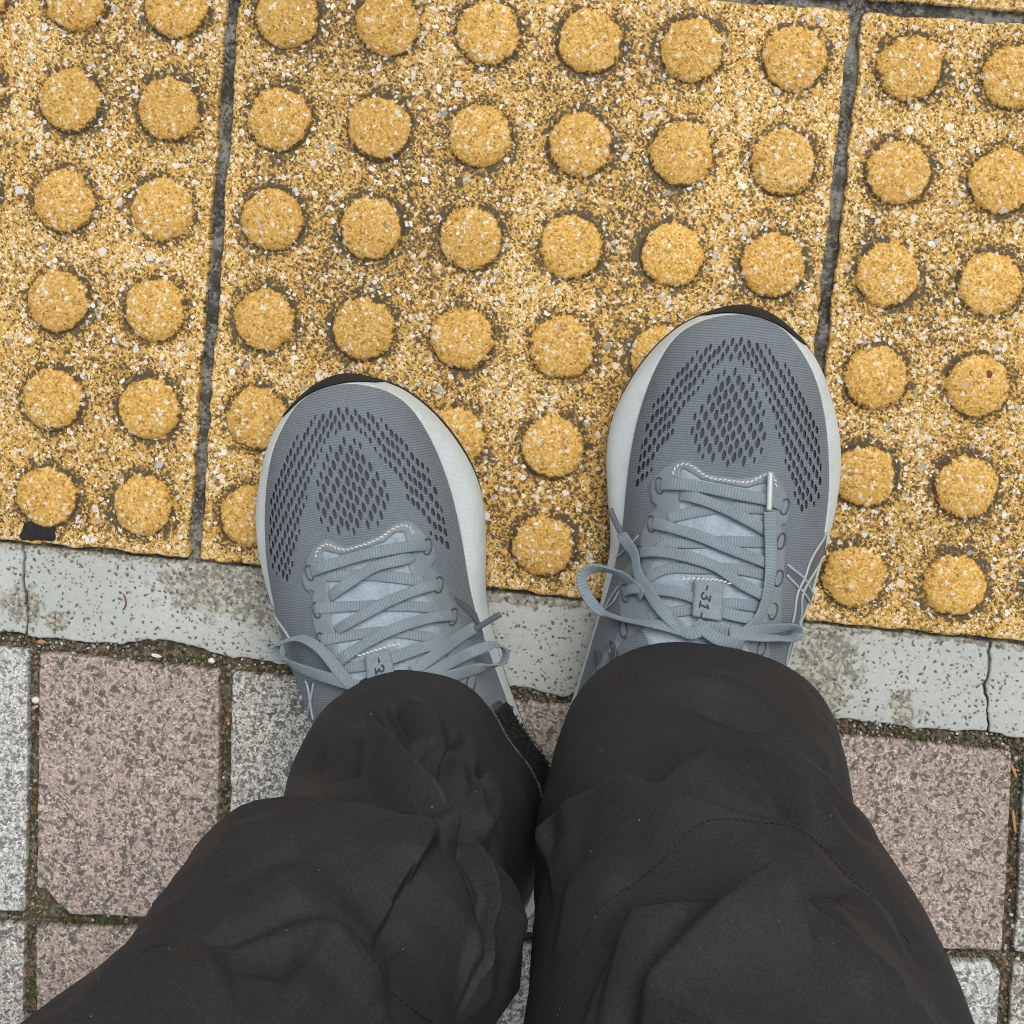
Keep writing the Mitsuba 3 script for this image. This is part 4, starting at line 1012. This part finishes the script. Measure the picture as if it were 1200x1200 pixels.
# seat of the trousers
zz = np.array([735, 760, 800, 850, 900, 950, 1000, 1004.]); rx = np.array([120, 165, 180, 184, 180, 168, 160, 150.]); ry = np.array([70, 110, 122, 124, 120, 112, 106, 98.])
a = np.linspace(0, 2 * np.pi, 120, endpoint=False)
V = np.vstack([np.c_[8 + x * np.cos(a), -422 + y * np.sin(a), np.full(120, z)] for x, y, z in zip(rx, ry, zz)] + [np.array([[8, -422, 1004], [8, -422, 735]])])
F = np.vstack([grid_faces(len(zz), 120, True), [((len(zz) - 1) * 120 + j, (len(zz) - 1) * 120 + (j + 1) % 120, len(V) - 2) for j in range(120)], [((j + 1) % 120, j, len(V) - 1) for j in range(120)]])
obj('trousers', mesh_of(V * .001, F), 'mat_cloth', me, smooth=True)
legs = {}
for side in 'LR':
    n, rows = 440, np.r_[np.linspace(0, 300, 270), np.linspace(306, 810, 60)]
    th = np.linspace(-np.pi, np.pi, n, endpoint=False)
    TH, RW = np.meshgrid(th, rows, indexing='xy')
    hem = hem_height(side, TH)
    S = hem + RW * (900 - hem) / 810
    P = leg_point(side, TH, S)
    inner = [leg_point(side, th, hem_height(side, th) + h, o_) for h, o_ in ((26, -2.6), (10, -2.2), (1.5, -1.8), (-.8, -1.0))]
    V = np.vstack([i for i in inner] + [P.reshape(-1, 3)])
    F = grid_faces(len(rows) + len(inner), n, True)
    obj('leg', mesh_of(V * .001, F[:, ::-1]), 'mat_cloth', tr, smooth=True)
    # seams: a run of small stitches sunk in the cloth
    for line in SEAMS[side]:
        q = spline(np.array(line) * [RAD, 1], 1.0)
        q = q / [RAD, 1]
        Pq = leg_point(side, q[:, 0], q[:, 1], .25)
        s = np.r_[0, np.cumsum(np.linalg.norm(np.diff(Pq, axis=0), axis=1))]
        Vs, Fs, o = [], [], 0
        for a0 in np.arange(0, s[-1] - 2, 2.7):
            c = np.stack([np.interp(np.linspace(a0, a0 + 1.7, 4), s, Pq[:, k]) for k in range(3)], 1)
            v, f = tube(c, .38, 6); Vs.append(v); Fs.append(f + o); o += len(v)
        if Vs: obj('seam_stitching', mesh_of(np.vstack(Vs) * .001, np.vstack(Fs)), 'mat_seam', tr, smooth=True)
    # sock
    cx, cy = (80, -232) if side == 'R' else (-30, -262)
    zs = np.array([70, 95, 120, 160, 220, 300.]); rs = np.array([42, 40, 36, 35, 40, 46.])
    a = np.linspace(0, 2 * np.pi, 48, endpoint=False)
    V = np.vstack([np.c_[cx + r * np.cos(a) * .9 + (z - 70) * (.10 if side == 'R' else -.10), cy + r * np.sin(a) - (z - 70) * .22, np.full(48, z)] for r, z in zip(rs, zs)])
    obj('sock', mesh_of(V * .001, grid_faces(len(zs), 48, True)), 'mat_sock', me, smooth=True)

# open fastening strip on the inner side of the left cuff: woven strip with hooks, pale binding
th = np.linspace(.62, 1.75, 220)
hz = hem_height('L', th)
e0 = leg_point('L', th, hz + 1.0, .6)
P = leg_point('L', th, hz - 1.0, 4.2); P[:, 2] -= 3.0
P = smooth_path(P, 6)
out_ = np.c_[np.sin(th), np.cos(th), 0 * th]
N = np.c_[0 * th, 0 * th, 1 + 0 * th] * .8 + out_ * .6
V, F, _ = ribbon(P, N, np.full(len(P), 9.0), 2.0, rib=0)
rh = np.random.default_rng(3)
Vs, Fs, o = [V], [F], len(V)
N /= np.linalg.norm(N, axis=1, keepdims=True)
Tn = np.gradient(P, axis=0); Tn /= np.linalg.norm(Tn, axis=1, keepdims=True); B = np.cross(Tn, N)
for _ in range(1500):
    i = rh.integers(2, len(P) - 2); w = rh.uniform(-4.4, 4.4)
    c = P[i] + B[i] * w + N[i] * .8
    d = N[i] + rh.normal(0, .5, 3); d /= np.linalg.norm(d); e = np.cross(d, rh.normal(size=3)); e /= np.linalg.norm(e)
    h = rh.uniform(.9, 2.0)
    pts = np.array([c, c + d * h * .6, c + d * h + e * .25 * h, c + d * h * .8 + e * .7 * h])
    v, f = tube(pts, .22, 4); Vs.append(v); Fs.append(f + o); o += len(v)
obj('hook_strip', mesh_of(np.vstack(Vs) * .001, np.vstack(Fs)), 'mat_hook', tr, smooth=True)
tag(tr + '__hook_strip', 'fuzzy black fastening strip along the open left cuff')
v, f = tube(leg_point('L', np.linspace(.55, 1.9, 120), hem_height('L', np.linspace(.55, 1.9, 120)) + .5, .7), .55, 8)
obj('cuff_binding', mesh_of(v * .001, f), 'mat_binding', tr, smooth=True)
tag(me, 'person in loose black trousers, standing with feet turned slightly out', 'person')

# ---------------------------------------------------------------- small things lying about
scene['mat_tar'] = rough(lambda p, n, uv: mix((.012, .012, .013), (.035, .034, .034), fbm(p.x * 500, p.y * 500, 1, 3)), lambda p, n, uv: fbm(p.x * 900, p.y * 900, 1, 2) * .0006, .8, .25)
scene['mat_needle'] = rough([.42, .20, .075], None, .6, .3)
scene['mat_leaf_bit'] = rough([.17, .045, .028], None, .6, .3)
scene['mat_twig'] = rough([.15, .075, .06], None, .7, .2)
scene['mat_pebble'] = rough(lambda p, n, uv: mix((.55, .54, .50), (.72, .71, .68), noise(p.x * 700, p.y * 700, p.z * 700)), fine, .6, .3)
scene['mat_moss'] = rough(lambda p, n, uv: mix((.055, .085, .020), (.16, .20, .055), noise(p.x * 600, p.y * 600, 3)), None, .9, .1)

ra = np.random.default_rng(21)
# hardened black blot on the edge of the left tile
a = np.linspace(0, 2 * np.pi, 60, endpoint=False)
c4 = np.array([(-257.5, -145.0), (-241.0, -144.2), (-239.6, -153.2), (-258.5, -153.2)])
pg = sg.Polygon(c4).buffer(-1.5).buffer(1.6)
m = slab(shapely.transform(pg, lambda q: q * .001), .0012, .0016, .0007, .0006, 61, step=.0009, round_=.0012)
tag(obj('tar_blot', m, 'mat_tar', smooth=50), 'hardened black blot on the front edge of the leftmost yellow tile', 'blot')

def bent(pts, r, name, mat, label, cat, taper=True):
    q = spline(np.array(pts, float), .5)
    w = np.interp(np.linspace(0, 1, len(q)), [0, .15, .85, 1], [.5, 1, 1, .35]) * 2 * r
    V, F, _ = ribbon(q, np.tile([0, 0, 1.], (len(q), 1)), w, 1.5 * r, rib=0, nseg=8)
    tag(obj(name, mesh_of(V * .001, F), mat, smooth=True), label, cat)
bent([(254.6, -218.0, -1.6), (256.5, -221.5, -.6), (258.2, -224.6, -1.5)], .75, 'pine_needle', 'mat_needle', 'short bent orange pine needle in the joint right of the pink paver', 'pine needle')
bent([(258.3, -241.5, -1.2), (259.4, -247.0, -.2), (261.2, -253.2, -1.4)], .75, 'pine_needle_001', 'mat_needle', 'longer straight orange pine needle lower down in the right joint', 'pine needle')
bent([(-203.5, -177.2, -1.0), (-201.8, -180.2, -.4), (-201.6, -182.6, -.5), (-203.4, -185.6, -1.0)], .42, 'twig', 'mat_twig', 'thin curved reddish twig on the pale concrete edging', 'twig')
def flake(x, y, z, rx_, ry_, rot, name, mat, label, cat):
    a = np.linspace(0, 2 * np.pi, 14, endpoint=False)
    px, py = rx_ * np.cos(a) * (1 + .15 * np.cos(3 * a)), ry_ * np.sin(a)
    P = np.c_[x + px * math.cos(rot) - py * math.sin(rot), y + px * math.sin(rot) + py * math.cos(rot)]
    zt = z + .5 + .12 * px
    V = np.vstack([np.c_[P, np.full(14, z - .1)], np.c_[P * .9 + np.array([x, y]) * .1, zt], [[x, y, z + .75]]])
    F = np.vstack([grid_faces(2, 14, True), [(14 + i, 14 + (i + 1) % 14, 28) for i in range(14)]])
    tag(obj(name, mesh_of(V * .001, F), mat, smooth=40), label, cat)
flake(220.2, -23.6, 4.6, 1.5, 2.2, .3, 'leaf_fragment', 'mat_leaf_bit', 'tiny red leaf fragment on a yellow dome at the far right', 'leaf')
def pebble(x, y, z, r, name, label, sq=.7):
    s = trimesh.creation.icosphere(subdivisions=2, radius=1.0)
    v = np.array(s.vertices); v *= (1 + .35 * (meshkit.fbm(v * 1.3 + x) - .5))[:, None] * [r, r * .8, r * sq]
    tag(obj(name, mesh_of((v + [x, y, z]) * .001, s.faces), 'mat_pebble', smooth=True), label, 'pebble')
pebble(-246.0, -237.9, -2.2, 2.3, 'pebble', 'small white pebble in the joint left of the big pink paver')
pebble(-155.4, -207.6, -2.6, 1.9, 'pebble_001', 'pale pebble in the soil above the right corner of the big pink paver')
flake(-184.5, -207.9, -2.4, 2.9, 1.0, -.1, 'stone_flake', 'mat_pebble', 'long pale stone flake in the dark soil above the big pink paver', 'stone flake')
flake(-245.0, -206.8, -2.2, 2.4, 1.1, .05, 'stone_flake_001', 'mat_needle', 'flat orange flake in the soil at the upper left paver corner', 'stone flake')
# grit in the soil joints and moss
def grit(n, seed):
    r_ = np.random.default_rng(seed)
    base = trimesh.creation.icosphere(subdivisions=0)
    Vs, Fs, Cs = [], [], []
    for i in range(n):
        k = r_.random()
        if k < .45: x, y = r_.uniform(-.30, .30), r_.uniform(-.2125, -.2035)
        elif k < .85:
            j = r_.integers(0, 6); y = r_.uniform(-.43, -.21); x = jx(j, y) + r_.uniform(-.0042, .0042)
        else: x = r_.uniform(-.3, .3); y = jy(1, x) + r_.uniform(-.0042, .0042)
        s = r_.choice([.0005, .0008, .0012], p=[.5, .35, .15]) * r_.uniform(.8, 1.3)
        v = np.array(base.vertices) * r_.uniform(.6, 1.2, (12, 3)) * s + [x, y, -.0050 + r_.uniform(0, .0022)]
        c = r_.random()
        col = np.array((.12, .10, .07)) if c < .55 else np.array((.26, .235, .185)) if c < .84 else np.array((.26, .12, .065)) if c < .92 else np.array((.55, .53, .48))
        Vs.append(v); Fs.append(np.array(base.faces) + 12 * i); Cs.append(np.tile(col * r_.uniform(.7, 1.1), (12, 1)))
    return mesh_of(np.vstack(Vs), np.vstack(Fs)), np.clip(np.vstack(Cs), 0, .8)
gm, gc = grit(5200, 8)
tag(obj('grit', gm, 'mat_chip', 'joint_soil', color=gc), kind='stuff')
def moss(spots, seed):
    r_ = np.random.default_rng(seed)
    Vs, Fs, o = [], [], 0
    for x, y, rx_, ry_, n in spots:
        for _ in range(n):
            cx, cy = x + r_.normal(0, rx_), y + r_.normal(0, ry_)
            z = -4.6 + r_.uniform(0, 1.5)
            for b in range(4):
                d = np.array([r_.normal(0, .7), r_.normal(0, .7), 1.0]) * r_.uniform(.7, 1.6)
                s = np.cross(d, r_.normal(size=3)); s = s / np.linalg.norm(s) * .28
                c = np.array([cx, cy, z])
                Vs.append(np.array([c - s, c + s, c + d])); Fs.append([(o, o + 1, o + 2)]); o += 3
    return mesh_of(np.vstack(Vs) * .001, np.vstack(Fs))
mm_ = moss([(-206, -356, 5, 1.6, 130), (-196, -355.5, 4, 1.4, 90), (-239, -395.5, 1.4, 4, 55), (-251, -362, 4, 1.3, 60), (203, -209.5, 10, 1.6, 120), (-160, -208.5, 12, 1.6, 100), (-105, -208.5, 12, 1.5, 80), (256, -228, 1.6, 10, 70), (-222, -355.5, 7, 1.8, 65), (-243, -300, 1.4, 16, 55), (-143, -240, 1.4, 16, 55)], 4)
tag(obj('moss', mm_, 'mat_moss', 'joint_soil'), kind='stuff')
